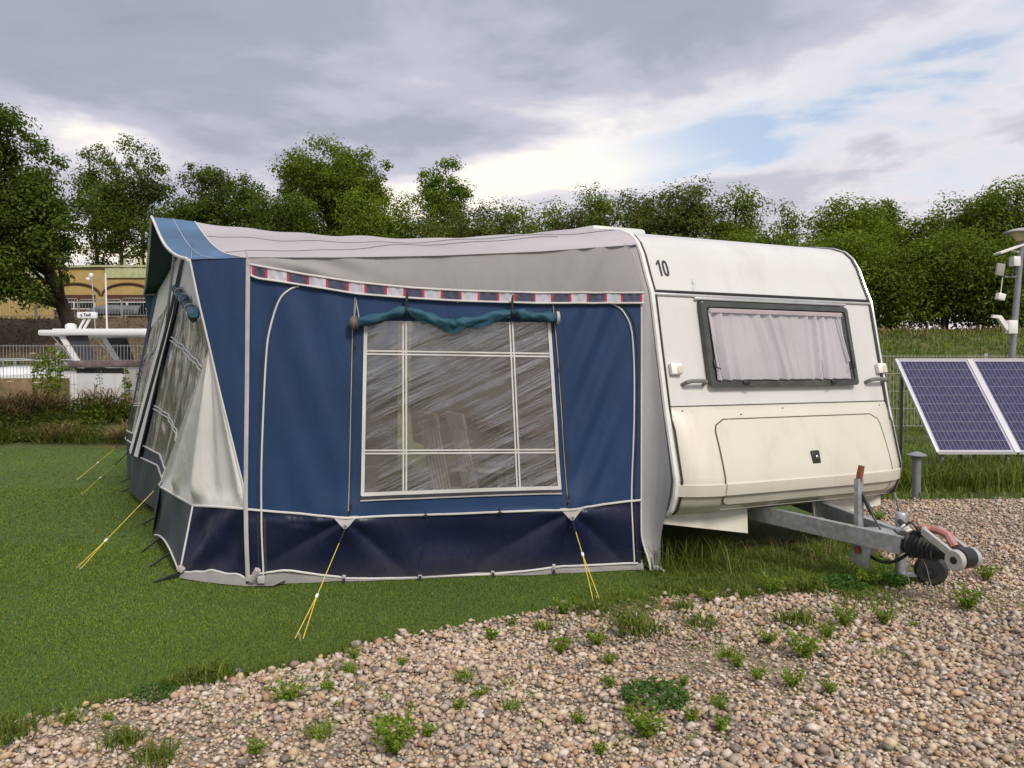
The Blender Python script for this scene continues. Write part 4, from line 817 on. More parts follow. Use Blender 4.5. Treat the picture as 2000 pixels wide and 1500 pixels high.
# loose flap of the blind hanging where it sags
mb = MB(); mb.grid(lambda p, q: W3(lerp(1.10, 1.80, p), interp(lerp(1.10, 1.80, p), rp)-0.005-q*(0.030+0.022*sin(pi*p)+0.012*sin(p*19)), 0.080-0.02*q+0.008*sin(p*24+q*2)), 40, 4); mb.build('blind_flap', MT['teal'], roll, 70, AO)
mb = MB(); mb.lathe([(0.030, -0.02), (0.046, -0.018), (0.040, 0.0), (0.048, 0.012), (0.036, 0.03), (0.02, 0.034)], 14, wall(0.735, 1.783, 0.055), (-WD.x, -WD.y, -0.1)); mb.build('roll_end', mat('brown_roll_end', (0.14, 0.115, 0.10), 0.8, 0.3, 30), roll, off=AO)
mb = MB(); mb.lathe([(0.045, 0), (0.048, 0.018), (0.04, 0.022)], 14, wall(2.125, 1.828, 0.052), (WD.x, WD.y, 0)); mb.build('roll_end', MT['tape'], roll, off=AO)
for s in (1.086, 1.815):
    mb = MB(); c_ = Vector(W3(s, interp(s, rp), 0.052)); mb.tube([c_+Vector((0, cos(t)*0.036, sin(t)*0.036)) for t in np.linspace(0, 2*pi, 14, endpoint=False)], 0.007, 6, closed=True); mb.box(c_+Vector((0, 0.0, 0.06)), (0.016, 0.02, 0.09)); mb.tube([c_+Vector((0, -0.03, 0.06)), c_+Vector((0.004, -0.02, 0.12))], 0.006, 6); mb.build('blind_tie', MT['black'], roll, off=AO)
mb = MB(); mb.tube([W3(0.728, 1.80, 0.03), W3(0.742, 1.94, 0.012), W3(0.765, 1.80, 0.05)], 0.004, 6); mb.build('blind_cord', MT['tape'], roll, off=AO)
# inner shade panel seen just above the blind
line('hanger', [(1.435, 1.93), (1.435, 1.95)], 0.008, 'tape', 0.012, 4)
# grey draught strip between wall and caravan rail
def rail_b(z):
    return interp(z, [(0.0, -0.06), (0.392, -0.09), (0.462, -0.20), (0.566, -0.27), (0.68, -0.29), (0.889, -0.25), (1.176, -0.185), (1.62, -0.09), (2.03, -0.004), (2.165, 0.06), (2.325, 0.128), (2.4, 0.17)])
def strip(p, q):
    z = lerp(0.015, 2.38, q); a = Vector(wall(min(RE-0.005, gend(z)) + (0.06*sstep(0.30, 0.0, z)), z, 0.004 + crease(RE, z)*0.5 + 0.05*sstep(0.25, 0, z)))
    b = Vector(cvw(-0.03, rail_b(max(z, 0.56)) + 0.10*sstep(0.6, 0.2, z), z)); 
    m_ = a.lerp(b, p); m_.y += 0.03*sin(pi*p); return tuple(m_)
mb = MB(); mb.grid(strip, 6, 40); mb.build('draught_strip', MT['grey'], AW, 70, AO)
mb = MB(); mb.tube([strip(0.02, q) for q in np.linspace(0, 0.82, 40)], 0.007, 6); mb.build('strip_piping', MT['piping'], AW, off=AO)
mb = MB(); c_ = strip(0.6, 0.0); mb.box((c_[0], c_[1]-0.03, 0.035), (0.05, 0.05, 0.03), bev=0.006); mb.tube([(c_[0], c_[1]-0.04, 0.05), (c_[0]+0.05, c_[1]-0.08, 0.02)], 0.008, 6); mb.build('strip_buckle', MT['silver'], AW, off=AO)
# left wing: blue triangle on the side plane, white corner panels, slate and navy valances
Atop = Vector(wall(-0.337, 2.193)); 
def tri_pt(p, q):
    z = lerp(0.60, 2.20, q); sl = interp(z, [(0.60, -0.004), (0.678, -0.010), (1.335, -0.160), (1.916, -0.285), (2.2, -0.34)]); s = lerp(sl, 0.015, p); return W3(s, z + 0.012*sstep(0.9, 1, q)*p, 0.006*sin(pi*p)*sin(pi*q))
mb = MB(); mb.grid(tri_pt, 14, 40); mb.build('wing_panel', MT['blue'], AW, 70, AO)
mb = MB(); mb.tube([Vector(tri_pt(0, q)) + Vector((0, -0.006, 0)) for q in np.linspace(0, 1, 40)], 0.0065, 6); mb.build('wing_piping', MT['piping'], AW, off=AO)
def tri_edge(z): return W3(interp(z, [(0.50, 0.0), (0.60, -0.004), (0.678, -0.010), (1.335, -0.160), (1.916, -0.285), (2.2, -0.34)]), z, -0.004)
Bq, Cq, Dq = Vector(wall(0.0, 0.53)), Vector((-2.265, 5.575, 0.50)), Vector((-2.87, 6.42, 0.50))
def bottom_poly(k):
    return Bq.lerp(Cq, k/0.42) if k < 0.42 else Cq.lerp(Dq, (k-0.42)/0.58)
Awhite = Vector(tri_edge(1.62))
def white_pt(p, q):
    b = bottom_poly(p); e = b.lerp(Awhite, q); kk = sstep(0.22, 0.0, p)
    if kk > 0: e = e.lerp(Vector(tri_edge(e.z)), kk)
    n_ = Vector((-0.6, -0.8, 0)); amp = 0.045*(1-q)**0.7*sstep(0, 0.12, q)*sstep(0, 0.15, p)
    return tuple(e + n_*(amp*(sin(p*19+0.6)+0.5*sin(p*37)) + 0.05*sin(pi*min(1, p/0.42))*q*(1-q)*0 ))
mb = MB(); mb.grid(white_pt, 60, 36, flip=True); mb.build('corner_panel', MT['white'], AW, 75, AO)
FB = Vector((-2.33, 5.50, 0.02))       # foot of the corner
foot = Vector(wall(0.0, 0.05))
def navy_pt(p, q):
    t = foot.lerp(FB, p); t.z = 0.05 + 0.05*sin(pi*p)*(1-p) + 0.02*nz(p*5, 1.0)
    tp = Bq.lerp(Cq, p); e = t.lerp(tp, q); n_ = Vector((-0.45, -0.89, 0)); return tuple(e + n_*(0.022*sin(p*9+q*5+0.5)*sin(pi*q) + 0.012*nz(p*4, q*3, 5))*min(1, 4*p*(1-p)*1.5))
mb = MB(); mb.grid(navy_pt, 24, 22, flip=True); mb.build('wing_valance', MT['navy'], AW, 75, AO)
FD = Vector((-3.02, 6.62, 0.04))
def slate_pt(p, q):
    t = FB.lerp(FD, p); t.z = 0.03 + 0.10*sin(pi*p*0.9)
    e = t.lerp(Cq.lerp(Dq, p), q); n_ = Vector((-0.85, -0.5, 0)); return tuple(e + n_*(0.02*sin(p*10+1)*sin(pi*q)*min(1, p*5)))
mb = MB(); mb.grid(slate_pt, 16, 16, flip=True); mb.build('corner_valance', MT['slate'], AW, 75, AO)
mb = MB(); mb.tube([white_pt(p, 0.0) for p in np.linspace(0, 1, 40)], 0.009, 6); mb.build('corner_piping', MT['piping'], AW, off=AO)
mb = MB(); mb.tube([navy_pt(1, q) for q in np.linspace(0, 1, 16)], 0.008, 6); mb.build('corner_piping', MT['piping'], AW, off=AO)
mb = MB(); mb.tube([navy_pt(p, 0) for p in np.linspace(0, 1, 24)], 0.008, 6); mb.build('hem_piping', MT['piping'], AW, off=AO)
mb = MB(); mb.tube([slate_pt(p, 0) for p in np.linspace(0, 1, 24)], 0.008, 6); mb.build('hem_piping', MT['piping'], AW, off=AO)
def flap_pt(p, q):
    t = foot.lerp(FB, p); top = Vector(navy_pt(p, 0)); lo = Vector((t.x + 0.01, t.y - 0.035 - 0.02*sin(pi*p), 0.012)); return tuple(top.lerp(lo, q))
mb = MB(); mb.grid(flap_pt, 16, 4); mb.build('mud_flap', MT['grey'], AW, 75, AO)
mb = MB(); mb.add([(-1.80, 5.25, 0.014), (-1.60, 5.24, 0.020), (-1.52, 5.29, 0.05), (-1.55, 5.34, 0.06), (-1.78, 5.32, 0.03)], [(0, 1, 2, 3, 4)]); mb.build('loose_flap', MT['grey'], AW, off=AO)
# long front wall: windows, door strips and valance between the leaning top and bottom lines
Mt = Vector(cvw(-2.95, 3.5, 2.80)); FT = Vector(cvw(-3.28, 6.1, 2.33)); FBf = Vector((-5.15, 10.62, 0.04))
def top_line(t):
    return Atop.lerp(Mt, t/0.5) if t < 0.5 else Mt.lerp(FT, (t-0.5)/0.5)
OUT = Vector((-0.87, -0.49, 0))
def bot_line(t, z):
    b = Dq.lerp(Vector((-5.20, 10.62, 0.52)), t); o = interp(t, [(0, 0.0), (0.06, -0.05), (0.28, -0.10), (0.52, 0.04), (0.60, 0.06), (0.75, -0.04), (0.93, 0.02), (1, 0.0)])
    g = FD.lerp(FBf, t); k = z/0.52; e = g.lerp(b, k); return Vector((e.x, e.y, z)) + OUT*o
def fw(t, q):   # q 0 at valance line .. 1 at the top
    b = bot_line(t, 0.52); e = b.lerp(top_line(t), q)
    e0 = Dq.lerp(Awhite, q/0.64) if q < 0.64 else Awhite.lerp(Atop, (q-0.64)/0.36)
    e = e + (e0 - bot_line(0, 0.52).lerp(Atop, q))*(1-t)**3; return e + OUT*(0.012*sin(t*60)*(1-q)*q*2)
def fpanel(name, t0, t1, q0, q1, m, nu=14, nv=24, off=0.0, parent=AW):
    mb = MB(); mb.grid(lambda p, q: tuple(fw(lerp(t0, t1, p), lerp(q0, q1, q)) + OUT*off), nu, nv, flip=True); return mb.build(name, MT[m], parent, 75, AO)
fwin1 = fpanel('front_window', 0.0, 0.44, 0.06, 0.76, 'pvcfront', 24)
fpanel('front_border', 0.0, 0.44, 0.0, 0.06, 'slate', 14, 3)
fpanel('front_top', 0.0, 0.98, 0.76, 1.0, 'white', 24, 6)
fpanel('door_strip', 0.44, 0.50, 0.0, 0.76, 'white', 6, 20, 0.03); fpanel('door_strip', 0.52, 0.58, 0.0, 0.76, 'white', 6, 20, 0.03); fpanel('front_border', 0.50, 0.52, 0, 0.76, 'slate', 3, 20)
fwin2 = fpanel('front_window', 0.58, 0.92, 0.06, 0.76, 'pvcfront', 24)
fpanel('front_border', 0.58, 0.92, 0.0, 0.06, 'slate', 14, 3)
fpanel('front_edge', 0.92, 1.0, 0.0, 1.0, 'blue', 6, 24, 0.01)
for t0, t1, w_ in ((0.0, 0.44, fwin1), (0.58, 0.92, fwin2)):
    for q in (0.06, 0.24, 0.255, 0.55, 0.565):
        mb = MB(); mb.tube([fw(t, q)+OUT*0.008 for t in np.linspace(t0, t1, 20)], 0.007, 6); mb.build('glazing_line', MT['piping'], w_, off=AO)
    for t in (t0+0.12, t0+0.135, t1-0.10, t1-0.085):
        mb = MB(); mb.tube([fw(t, q)+OUT*0.008 for q in np.linspace(0.06, 0.72, 20)], 0.006, 6); mb.build('glazing_line', MT['piping'], w_, off=AO)
for t in (0.505, 0.515, 0.44):
    mb = MB(); mb.tube([fw(t, q)+OUT*0.036 for q in np.linspace(0.0, 0.9, 24)], 0.009, 6); mb.build('door_zip', MT['zip'], AW, off=AO)
mb = MB(); mb.grid(lambda p, q: tuple(bot_line(p, lerp(0.05 + 0.03*abs(sin(p*14)), 0.52, q)) + OUT*(0.05*(1-q)*0.5+0.012*sin(p*50)*sin(pi*q))), 60, 12, flip=True); mb.build('front_valance', MT['slate'], AW, 75, AO)
for zz in (0.52,):
    mb = MB(); mb.tube([bot_line(t, zz)+OUT*0.01 for t in np.linspace(0, 1, 60)], 0.009, 6); mb.build('valance_piping', MT['piping'], AW, off=AO)
mb = MB(); mb.tube([fw(t, 0.06)+OUT*0.012 for t in np.linspace(0.0, 0.98, 60)], 0.009, 6); mb.build('valance_piping', MT['piping'], AW, off=AO)
# rolled blinds over the front windows
for t0, t1 in ((0.0, 0.14), (0.19, 0.46)):
    P, rr = [], []
    for i in range(22):
        t = lerp(t0, t1, i/21); P.append(fw(t, 0.775)+OUT*0.05 + Vector((0, 0, -0.025*sin(pi*i/21)))); rr.append((0.62+0.38*min(1, min(i, 21-i)/3))*0.042*(1-0.35*math.exp(-((i-7)/1.2)**2)-0.35*math.exp(-((i-15)/1.2)**2))+0.010*nz(i*0.9, 1+t0))
    mb = MB(); mb.tube(P, rr, 12); crumple(mb, P, 12, 0.9); rb = mb.build('rolled_blind', MT['teal'], AW, 70, AO)
    for i in (7, 15):
        mb = MB(); c_ = P[i]; mb.tube([c_+Vector((0.04*cos(a), 0, 0.04*sin(a))) for a in np.linspace(0, 2*pi, 12, endpoint=False)], 0.008, 6, closed=True); mb.build('blind_tie', MT['tape'], rb, off=AO)
# far end wall and roof
mb = MB(); far_c = Vector(cvw(-0.05, 6.3, 0))
mb.grid(lambda p, q: tuple(Vector((lerp(FBf.x, far_c.x, p), lerp(FBf.y, far_c.y, p), 0)).lerp(Vector((lerp(FT.x, cvw(-0.05, 6.2, 0)[0], p), lerp(FT.y, cvw(-0.05, 6.2, 0)[1], p), 0)), q) + Vector((0, 0, lerp(0.03, lerp(2.36, 2.52, p), q)))), 10, 10); mb.build('end_wall', MT['blue'], AW, 60, AO)
KZ = [(0.1, 2.385), (0.17, 2.43), (0.256, 2.49), (0.4, 2.54), (0.62, 2.585), (1.0, 2.645), (1.75, 2.735), (2.6, 2.80), (3.5, 2.80), (4.8, 2.74), (6.2, 2.52)]
def roof_pt(p, q):
    qq = q
    b = 0.10 + 6.1*(qq**1.35 if True else qq); k = Vector(cvw(-0.035, b, interp(b, KZ)))
    # front edge: near corner -> peak -> far corner, sagging between
    nc, pk, fc = Vector(wall(-0.345, 2.20, 0.01)), Vector((-3.50, 7.70, 2.945)), Vector((-4.66, 10.02, 2.39))
    if qq < 0.55:
        t = qq/0.55; f = nc.lerp(pk, t); f.z -= 0.13*sin(pi*t)*(1-0.35*t); out = 0.0
    else:
        t = (qq-0.55)/0.45; f = pk.lerp(fc, t); f.z -= 0.10*sin(pi*t)
    e = k.lerp(f, p)
    e.z -= 0.075*4*p*(1-p)*min(1, 0.35+qq*2)*0.8
    e.z += 0.012*nz(p*7, qq*5, 9.0) + 0.006*sin(p*38+qq*9)*sstep(0, 0.2, qq)
    if qq < 0.02: 
        s = lerp(2.63, -0.345, p); w_ = Vector(wall(s, fold_z(s), 0.010)); e = w_.lerp(e, qq/0.02)
    return tuple(e)
mb = MB(); qs = np.concatenate([np.linspace(0, 0.02, 3), np.linspace(0.035, 1, 60)])
qf = lambda q: float(qs[int(round(q*(len(qs)-1)))])
mb.grid(lambda p, q: roof_pt(lerp(0, 0.885, p), qf(q)), 60, len(qs)-1, flip=True); mb.build('roof', MT['roofgrey'], AW, 70, AO)
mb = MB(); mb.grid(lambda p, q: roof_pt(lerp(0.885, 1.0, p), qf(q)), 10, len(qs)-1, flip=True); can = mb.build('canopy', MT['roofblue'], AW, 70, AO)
mb = MB(); mb.tube([Vector(roof_pt(1.0, q))+Vector((-0.004, -0.004, 0)) for q in np.linspace(0, 1, 60)], 0.012, 6); mb.build('canopy_edging', MT['piping'], can, off=AO)
mb = MB(); mb.tube([Vector(roof_pt(0.885, q))+Vector((0, 0, 0.004)) for q in np.linspace(0.02, 0.54, 40)], 0.006, 6); mb.build('roof_seam', MT['piping'], AW, off=AO)
mb = MB(); mb.tube([Vector(roof_pt(0.945, q))+Vector((0, 0, 0.003)) for q in np.linspace(0.02, 0.54, 40)], 0.003, 6); mb.build('roof_seam', MT['bandgrey'], AW, off=AO)
for pts in ([(0.88, 0.40), (0.45, 0.33), (0.0, 0.12)], [(0.88, 0.20), (0.5, 0.18), (0.15, 0.10)]):
    mb = MB(); mb.tube([Vector(roof_pt(interp(t, [(0, pts[0][0]), (0.5, pts[1][0]), (1, pts[2][0])]), interp(t, [(0, pts[0][1]), (0.5, pts[1][1]), (1, pts[2][1])])))+Vector((0, 0, 0.003)) for t in np.linspace(0, 1, 50)], 0.0028, 5); mb.build('roof_seam', MT['greyplastic'], AW, off=AO)
# far side of the porch: hanging wing and eave pole
fcn = Vector((-4.66, 10.02, 2.39))
mb = MB(); wv = [fcn, Vector((-4.50, 9.85, 1.70)), Vector((-4.30, 9.95, 1.70)), Vector((-4.10, 9.95, 2.36))]; mb.add([tuple(v) for v in wv], [(0, 1, 2, 3)]); mb.build('porch_wing', MT['teal'], AW, off=AO)
mb = MB(); mb.tube([fcn, Vector((-3.95, 9.9, 2.37))], 0.016, 8); mb.build('eave_pole', MT['tape'], AW, off=AO)
# poles inside
for p0, p1 in ((wall(0.03, 0.02, -0.05), wall(0.03, 2.19, -0.05)), (tuple(bot_line(0.5, 0.02)-OUT*0.1), tuple(Vector(roof_pt(0.93, 0.55))-Vector((0, 0, 0.03)))), (cvw(-0.1, 3.4, 2.66), tuple(Vector(roof_pt(0.93, 0.55))-Vector((0, 0, 0.04))))):
    mb = MB(); mb.tube([p0, p1], 0.014, 8); mb.build('pole', MT['galv'], AW, off=AO)
# guy ropes with sliders, pull tabs and pegs
def guy(top, peg, slide=0.78, black=0.16):
    top, peg = Vector(top), Vector(peg); d = (peg-top)
    mb = MB(); mb.tube([top + d*black, top + d*slide], 0.0027, 6)
    side_ = Vector((-d.y, d.x, 0)).normalized()*0.022
    mb.tube([top + d*slide, peg + side_], 0.0027, 6); mb.tube([top + d*slide, peg - side_], 0.0027, 6)
    g = mb.build('guy_rope', MT['rope'], AW, off=AO)
    mb = MB(); mb.tube([top, top + d*black], 0.0055, 6); mb.build('rubber_ring', MT['black'], g, off=AO)
    mb = MB(); c_ = top + d*slide; mb.box(c_, (0.018, 0.014, 0.032), d.to_track_quat('Z', 'Y').to_matrix(), bev=0.004); mb.build('slider', MT['plasticwhite'], g, off=AO)
    mb = MB(); mb.tube([peg + Vector((0, 0, 0.03)), peg + Vector((0.01, 0.02, -0.05))], 0.005, 6); mb.build('peg', MT['silver'], g, off=AO)
for (s, z), peg in zip(GUYS, ((-1.15, 4.22, 0.02), (0.53, 4.90, 0.02))):
    c_ = Vector(W3(s, z-0.012, 0.018))
    mb = MB(); tv = [W3(s-0.085, pipe_z(s)+0.012, 0.014), W3(s+0.085, pipe_z(s)+0.014, 0.014), W3(s+0.02, z-0.055, 0.020), W3(s-0.02, z-0.055, 0.020)]; mb.add(tv, [(0, 3, 2, 1)]); mb.build('pull_tab', MT['tape'], AW, off=AO)
    mb = MB(); mb.tube([Vector(W3(s, z-0.05, 0.03))+Vector((0.014*cos(a), 0, 0.014*sin(a))) for a in np.linspace(0, 2*pi, 12, endpoint=False)], 0.004, 6, closed=True); mb.build('eyelet', MT['silver'], AW, off=AO)
    guy(W3(s, z-0.065, 0.035), peg, 0.66 if s < 1 else 0.45)
guy(tuple(Dq+Vector((-0.02, -0.02, 0))), (-3.15, 5.70, 0.02), 0.68, 0.05)
guy(tuple(bot_line(0.52, 0.56)+OUT*0.05), (-4.89, 8.92, 0.02), 0.6, 0.3)
guy(tuple(bot_line(0.9, 0.55)), (-5.59, 10.10, 0.02), 0.6, 0.25)
for s in (0.651, 1.169, 1.68, 2.114):
    z = hem_z(s); mb = MB(); mb.box(W3(s, z, 0.016), (0.026, 0.012, 0.05), bev=0.004); g = mb.build('peg_hook', MT['silver'], AW, off=AO)
    mb = MB(); mb.tube([W3(s, z-0.015, 0.02), W3(s, 0.0, 0.06)], 0.007, 6); mb.tube([W3(s, 0.03, 0.03), W3(s+0.004, -0.02, 0.09)], 0.010, 6); mb.build('peg', MT['black'], g, off=AO)
for s in (1.21, 1.73):
    mb = MB(); mb.box(W3(s, pipe_z(s)-0.004, 0.02), (0.03, 0.014, 0.016), bev=0.004); mb.tube([W3(s, pipe_z(s)+0.03, 0.01), W3(s, pipe_z(s), 0.02)], 0.005, 6); mb.build('valance_clip', MT['black'], AW, off=AO)
for p0, p1 in ((FB, FB+Vector((-0.11, -0.13, -0.02))), (FB+Vector((0.02, 0, 0.03)), FB+Vector((-0.12, -0.15, -0.01))), (Vector(slate_pt(0.3, 0)), Vector(slate_pt(0.3, 0))+Vector((-0.14, -0.05, -0.10))), (Vector(slate_pt(0.7, 0)), Vector(slate_pt(0.7, 0))+Vector((-0.14, -0.05, -0.12))), (bot_line(0.18, 0.08), bot_line(0.18, 0)+OUT*0.16), (bot_line(0.36, 0.08), bot_line(0.36, 0)+OUT*0.16), (bot_line(0.66, 0.08), bot_line(0.66, 0)+OUT*0.16), (bot_line(0.85, 0.08), bot_line(0.85, 0)+OUT*0.16)):
    mb = MB(); mb.tube([p0, p1], 0.009, 6); mb.build('peg_strap', MT['black'], AW, off=AO)
mb = MB(); mb.box((FB.x+0.02, FB.y-0.03, 0.075), (0.05, 0.04, 0.04), Matrix.Rotation(0.7, 3, 'Y'), bev=0.008); mb.build('corner_buckle', MT['tape'], AW, off=AO)
mb = MB(); c_ = wall(0.045, 0.05, 0.05); mb.tube([c_, (c_[0]+0.05, c_[1]-0.02, 0.13)], 0.022, 8); mb.box((c_[0]+0.07, c_[1]-0.01, 0.06), (0.05, 0.03, 0.05), bev=0.008); mb.build('post_buckle', MT['tape'], AW, off=AO)

# white slatted garden chairs inside the awning
def garden_chair(loc, rz, label):
    t = empty('garden_chair', loc, rz, label, 'chair', 'garden chairs inside the awning')
    mb = MB(); mb.box((0, 0, 0.42), (0.46, 0.44, 0.03), bev=0.01); mb.build('seat', MT['plasticwhite'], t)
    tilt_ = Matrix.Rotation(radians(-14), 3, 'X')
    mb = MB(); mb.box((0, 0.335, 1.05), (0.46, 0.028, 0.13), tilt_, bev=0.012); mb.build('top_rail', MT['plasticwhite'], t)
    for k in range(6):
        mb = MB(); mb.bar((-0.18+k*0.072, 0.20, 0.43), (-0.18+k*0.072, 0.325, 1.02), 0.032, 0.014); mb.build('back_slat', MT['plasticwhite'], t)
    for sx in (-1, 1):
        mb = MB(); mb.bar((sx*0.21, -0.2, 0.41), (sx*0.24, -0.25, 0.0), 0.045, 0.035); mb.build('leg', MT['plasticwhite'], t)
        mb = MB(); mb.bar((sx*0.21, 0.2, 0.41), (sx*0.24, 0.28, 0.0), 0.045, 0.035); mb.build('leg', MT['plasticwhite'], t)
        mb = MB(); mb.bar((sx*0.25, -0.22, 0.63), (sx*0.25, 0.24, 0.66), 0.05, 0.025); mb.bar((sx*0.24, -0.21, 0.41), (sx*0.25, -0.22, 0.63), 0.04, 0.03); mb.build('armrest', MT['plasticwhite'], t)
garden_chair((-0.40, 6.62, 0), radians(118), 'white slatted garden chair inside the awning, left of the two behind the clear window')
garden_chair((-0.15, 6.55, 0), radians(112), 'white slatted garden chair inside the awning, right of the two behind the clear window')

# ------------------------------------------------------------------ right side: solar panels, bollard, lamp post, fence
def solar(x0, label):
    t = empty('solar_panel', (x0, 10.3, 0), 0, label, 'solar panel', 'solar panels on the grass')
    w_, ln = 1.03, 1.58; ang = math.atan2(1.23, 1.0); sh = -0.075
    def sp(u_, v_, o=0.0):  # u across, v up the slope
        return Vector((u_*w_ + sh*v_, v_*1.0 - o*sin(ang), 0.34 + v_*1.23 + o*cos(ang)))
    M3 = Matrix.Rotation(ang, 3, 'X')
    mb = MB(); mb.add([sp(a, b, o) for o in (0.0, 0.008) for a, b in ((0, 0), (1, 0), (1, 1), (0, 1))], [(3, 2, 1, 0), (4, 5, 6, 7), (0, 1, 5, 4), (1, 2, 6, 5), (2, 3, 7, 6), (3, 0, 4, 7)]); mb.build('backsheet', MT['backsheet'], t)
    for a, b in (((0, 0), (1, 0)), ((1, 0), (1, 1)), ((1, 1), (0, 1)), ((0, 1), (0, 0))):
        mb = MB(); mb.bar(sp(*a, 0.004), sp(*b, 0.004), 0.034, 0.034); mb.build('frame_bar', MT['alu'], t)
    nc, nr = 6, 10; m_ = None
    for i in range(nc):
        for j in range(nr):
            if m_ is None:
                mb = MB(); a0, a1, b0, b1 = 0.0, 0.151, 0.0, 0.0945
                g = 0.0022
                q = [sp(a0+g, b0+g*0.7, 0.0085), sp(a1-g, b0+g*0.7, 0.0085), sp(a1-g, b1-g*0.7, 0.0085), sp(a0+g, b1-g*0.7, 0.0085)]
                mb.add([v-sp(0, 0) for v in q] + [v-sp(0, 0)+Vector((0, -0.002, 0.0015)) for v in q], [(4, 5, 6, 7), (0, 1, 5, 4), (1, 2, 6, 5), (2, 3, 7, 6), (3, 0, 4, 7)]); o = mb.build('cell', MT['cell'], t, 0); m_ = o.data
            else: o = link('cell', m_, t)
            o.location = sp(0.045+i*0.152, 0.027+j*0.0948)
    for i in range(nc):
        mb = MB()
        for k in (0.33, 0.66): mb.bar(sp(0.045+i*0.152+0.151*k, 0.03, 0.0115), sp(0.045+i*0.152+0.151*k, 0.97, 0.0115), 0.0022, 0.001)
        mb.build('busbar', MT['backsheet'], t)
    for u_ in (0.08, 0.92):
        mb = MB(); mb.bar(sp(u_, 0.97, -0.03), Vector((u_*w_-0.05, 1.05, 0.02)), 0.035, 0.035); mb.bar(sp(u_, 0.02, -0.03), Vector((u_*w_, 0.02, 0.02)), 0.035, 0.035); mb.bar(Vector((u_*w_, 0.0, 0.03)), Vector((u_*w_, 1.05, 0.03)), 0.025, 0.025); mb.build('rack_leg', MT['greyplastic'], t)
    return t
solar(5.57, 'tilted blue solar panel on the grass nearest the caravan'); solar(6.635, 'tilted blue solar panel at the right edge of the picture')
bo = empty('bollard_light', (4.52, 8.78, 0), 0, 'short grey bollard light with a flat cap beside the gravel', 'bollard')
mb = MB(); mb.lathe([(0.045, 0.0), (0.045, 0.43), (0.05, 0.44)], 20); mb.build('post', MT['post'], bo)
mb = MB(); mb.lathe([(0.05, 0.44), (0.056, 0.455), (0.05, 0.475)], 20); mb.build('lens', MT['greyplastic'], bo)
mb = MB(); mb.lathe([(0.05, 0.475), (0.105, 0.485), (0.105, 0.493), (0.06, 0.515), (0.012, 0.53)], 24); mb.build('cap', MT['post'], bo)
lp = empty('lamp_post', (8.13, 13.0, 0), 0, 'leaning grey lamp post with cameras beyond the solar panels', 'lamp post')
base, topp = Vector((0, 0, 0)), Vector((0.235, 0, 3.52)); dr = (topp-base).normalized()
mb = MB(); mb.tube([base, base.lerp(topp, 0.5), topp], [0.058, 0.050, 0.044], 16); mb.build('pole', MT['post'], lp)
mb = MB(); mb.lathe([(0.08, 0.0), (0.095, 0.03), (0.185, 0.14)], 24, topp, dr); mb.build('lamp_bowl', MT['lampglass'], lp)
mb = MB(); mb.lathe([(0.19, 0.136), (0.275, 0.122), (0.28, 0.134), (0.16, 0.19), (0.08, 0.212), (0.02, 0.218)], 28, topp, dr); mb.build('lamp_hat', MT['concrete'], lp)
def on(t): return base.lerp(topp, t)
mb = MB(); mb.box(on(0.955)+Vector((-0.22, -0.05, 0.02)), (0.42, 0.20, 0.035), Matrix.Rotation(radians(-20), 3, 'Y'), bev=0.006); mb.tube([on(0.95), on(0.955)+Vector((-0.18, -0.05, 0.0))], 0.015, 8); mb.build('solar_floodlight', MT['plasticwhite'], lp)
mb = MB(); mb.box(on(0.905)+Vector((-0.12, -0.06, 0)), (0.12, 0.12, 0.16), Matrix.Rotation(0.1, 3, 'Z'), bev=0.01); mb.build('junction_box', MT['plasticwhite'], lp)
mb = MB(); mb.tube([on(0.835), on(0.835)+Vector((-0.22, -0.05, -0.01)), on(0.84)+Vector((-0.40, -0.06, 0.02))], 0.013, 8); arm = mb.build('camera_arm', MT['greyplastic'], lp)
mb = MB(); mb.box(on(0.855)+Vector((-0.36, -0.08, 0.04)), (0.13, 0.05, 0.20), Matrix.Rotation(0.15, 3, 'Y'), bev=0.012); mb.build('camera', MT['concrete'], arm)
mb = MB(); mb.box(on(0.735)+Vector((-0.32, -0.08, 0.02)), (0.12, 0.10, 0.11), Matrix.Rotation(0.25, 3, 'Y'), bev=0.012); mb.tube([on(0.83)+Vector((-0.30, -0.06, 0)), on(0.755)+Vector((-0.32, -0.08, 0.02))], 0.007, 6); mb.build('camera', MT['plasticwhite'], arm)
mb = MB(); mb.box(on(0.60)+Vector((-0.10, -0.08, 0)), (0.15, 0.12, 0.22), bev=0.012); mb.bar(on(0.60)+Vector((-0.17, -0.09, -0.04)), on(0.63)+Vector((-0.33, -0.10, 0.06)), 0.07, 0.07); mb.bar(on(0.63)+Vector((-0.31, -0.10, 0.06)), on(0.63)+Vector((-0.44, -0.10, 0.07)), 0.05, 0.05); mb.build('bracket_camera', MT['plasticwhite'], lp)
for k in range(2):
    mb = MB(); mb.tube(wig(on(0.9)+Vector((-0.1, -0.07, 0)), on(0.84)+Vector((-0.3+0.1*k, -0.07, 0)), 0.06+0.05*k), 0.006, 5); mb.build('cable', MT['black'], lp)

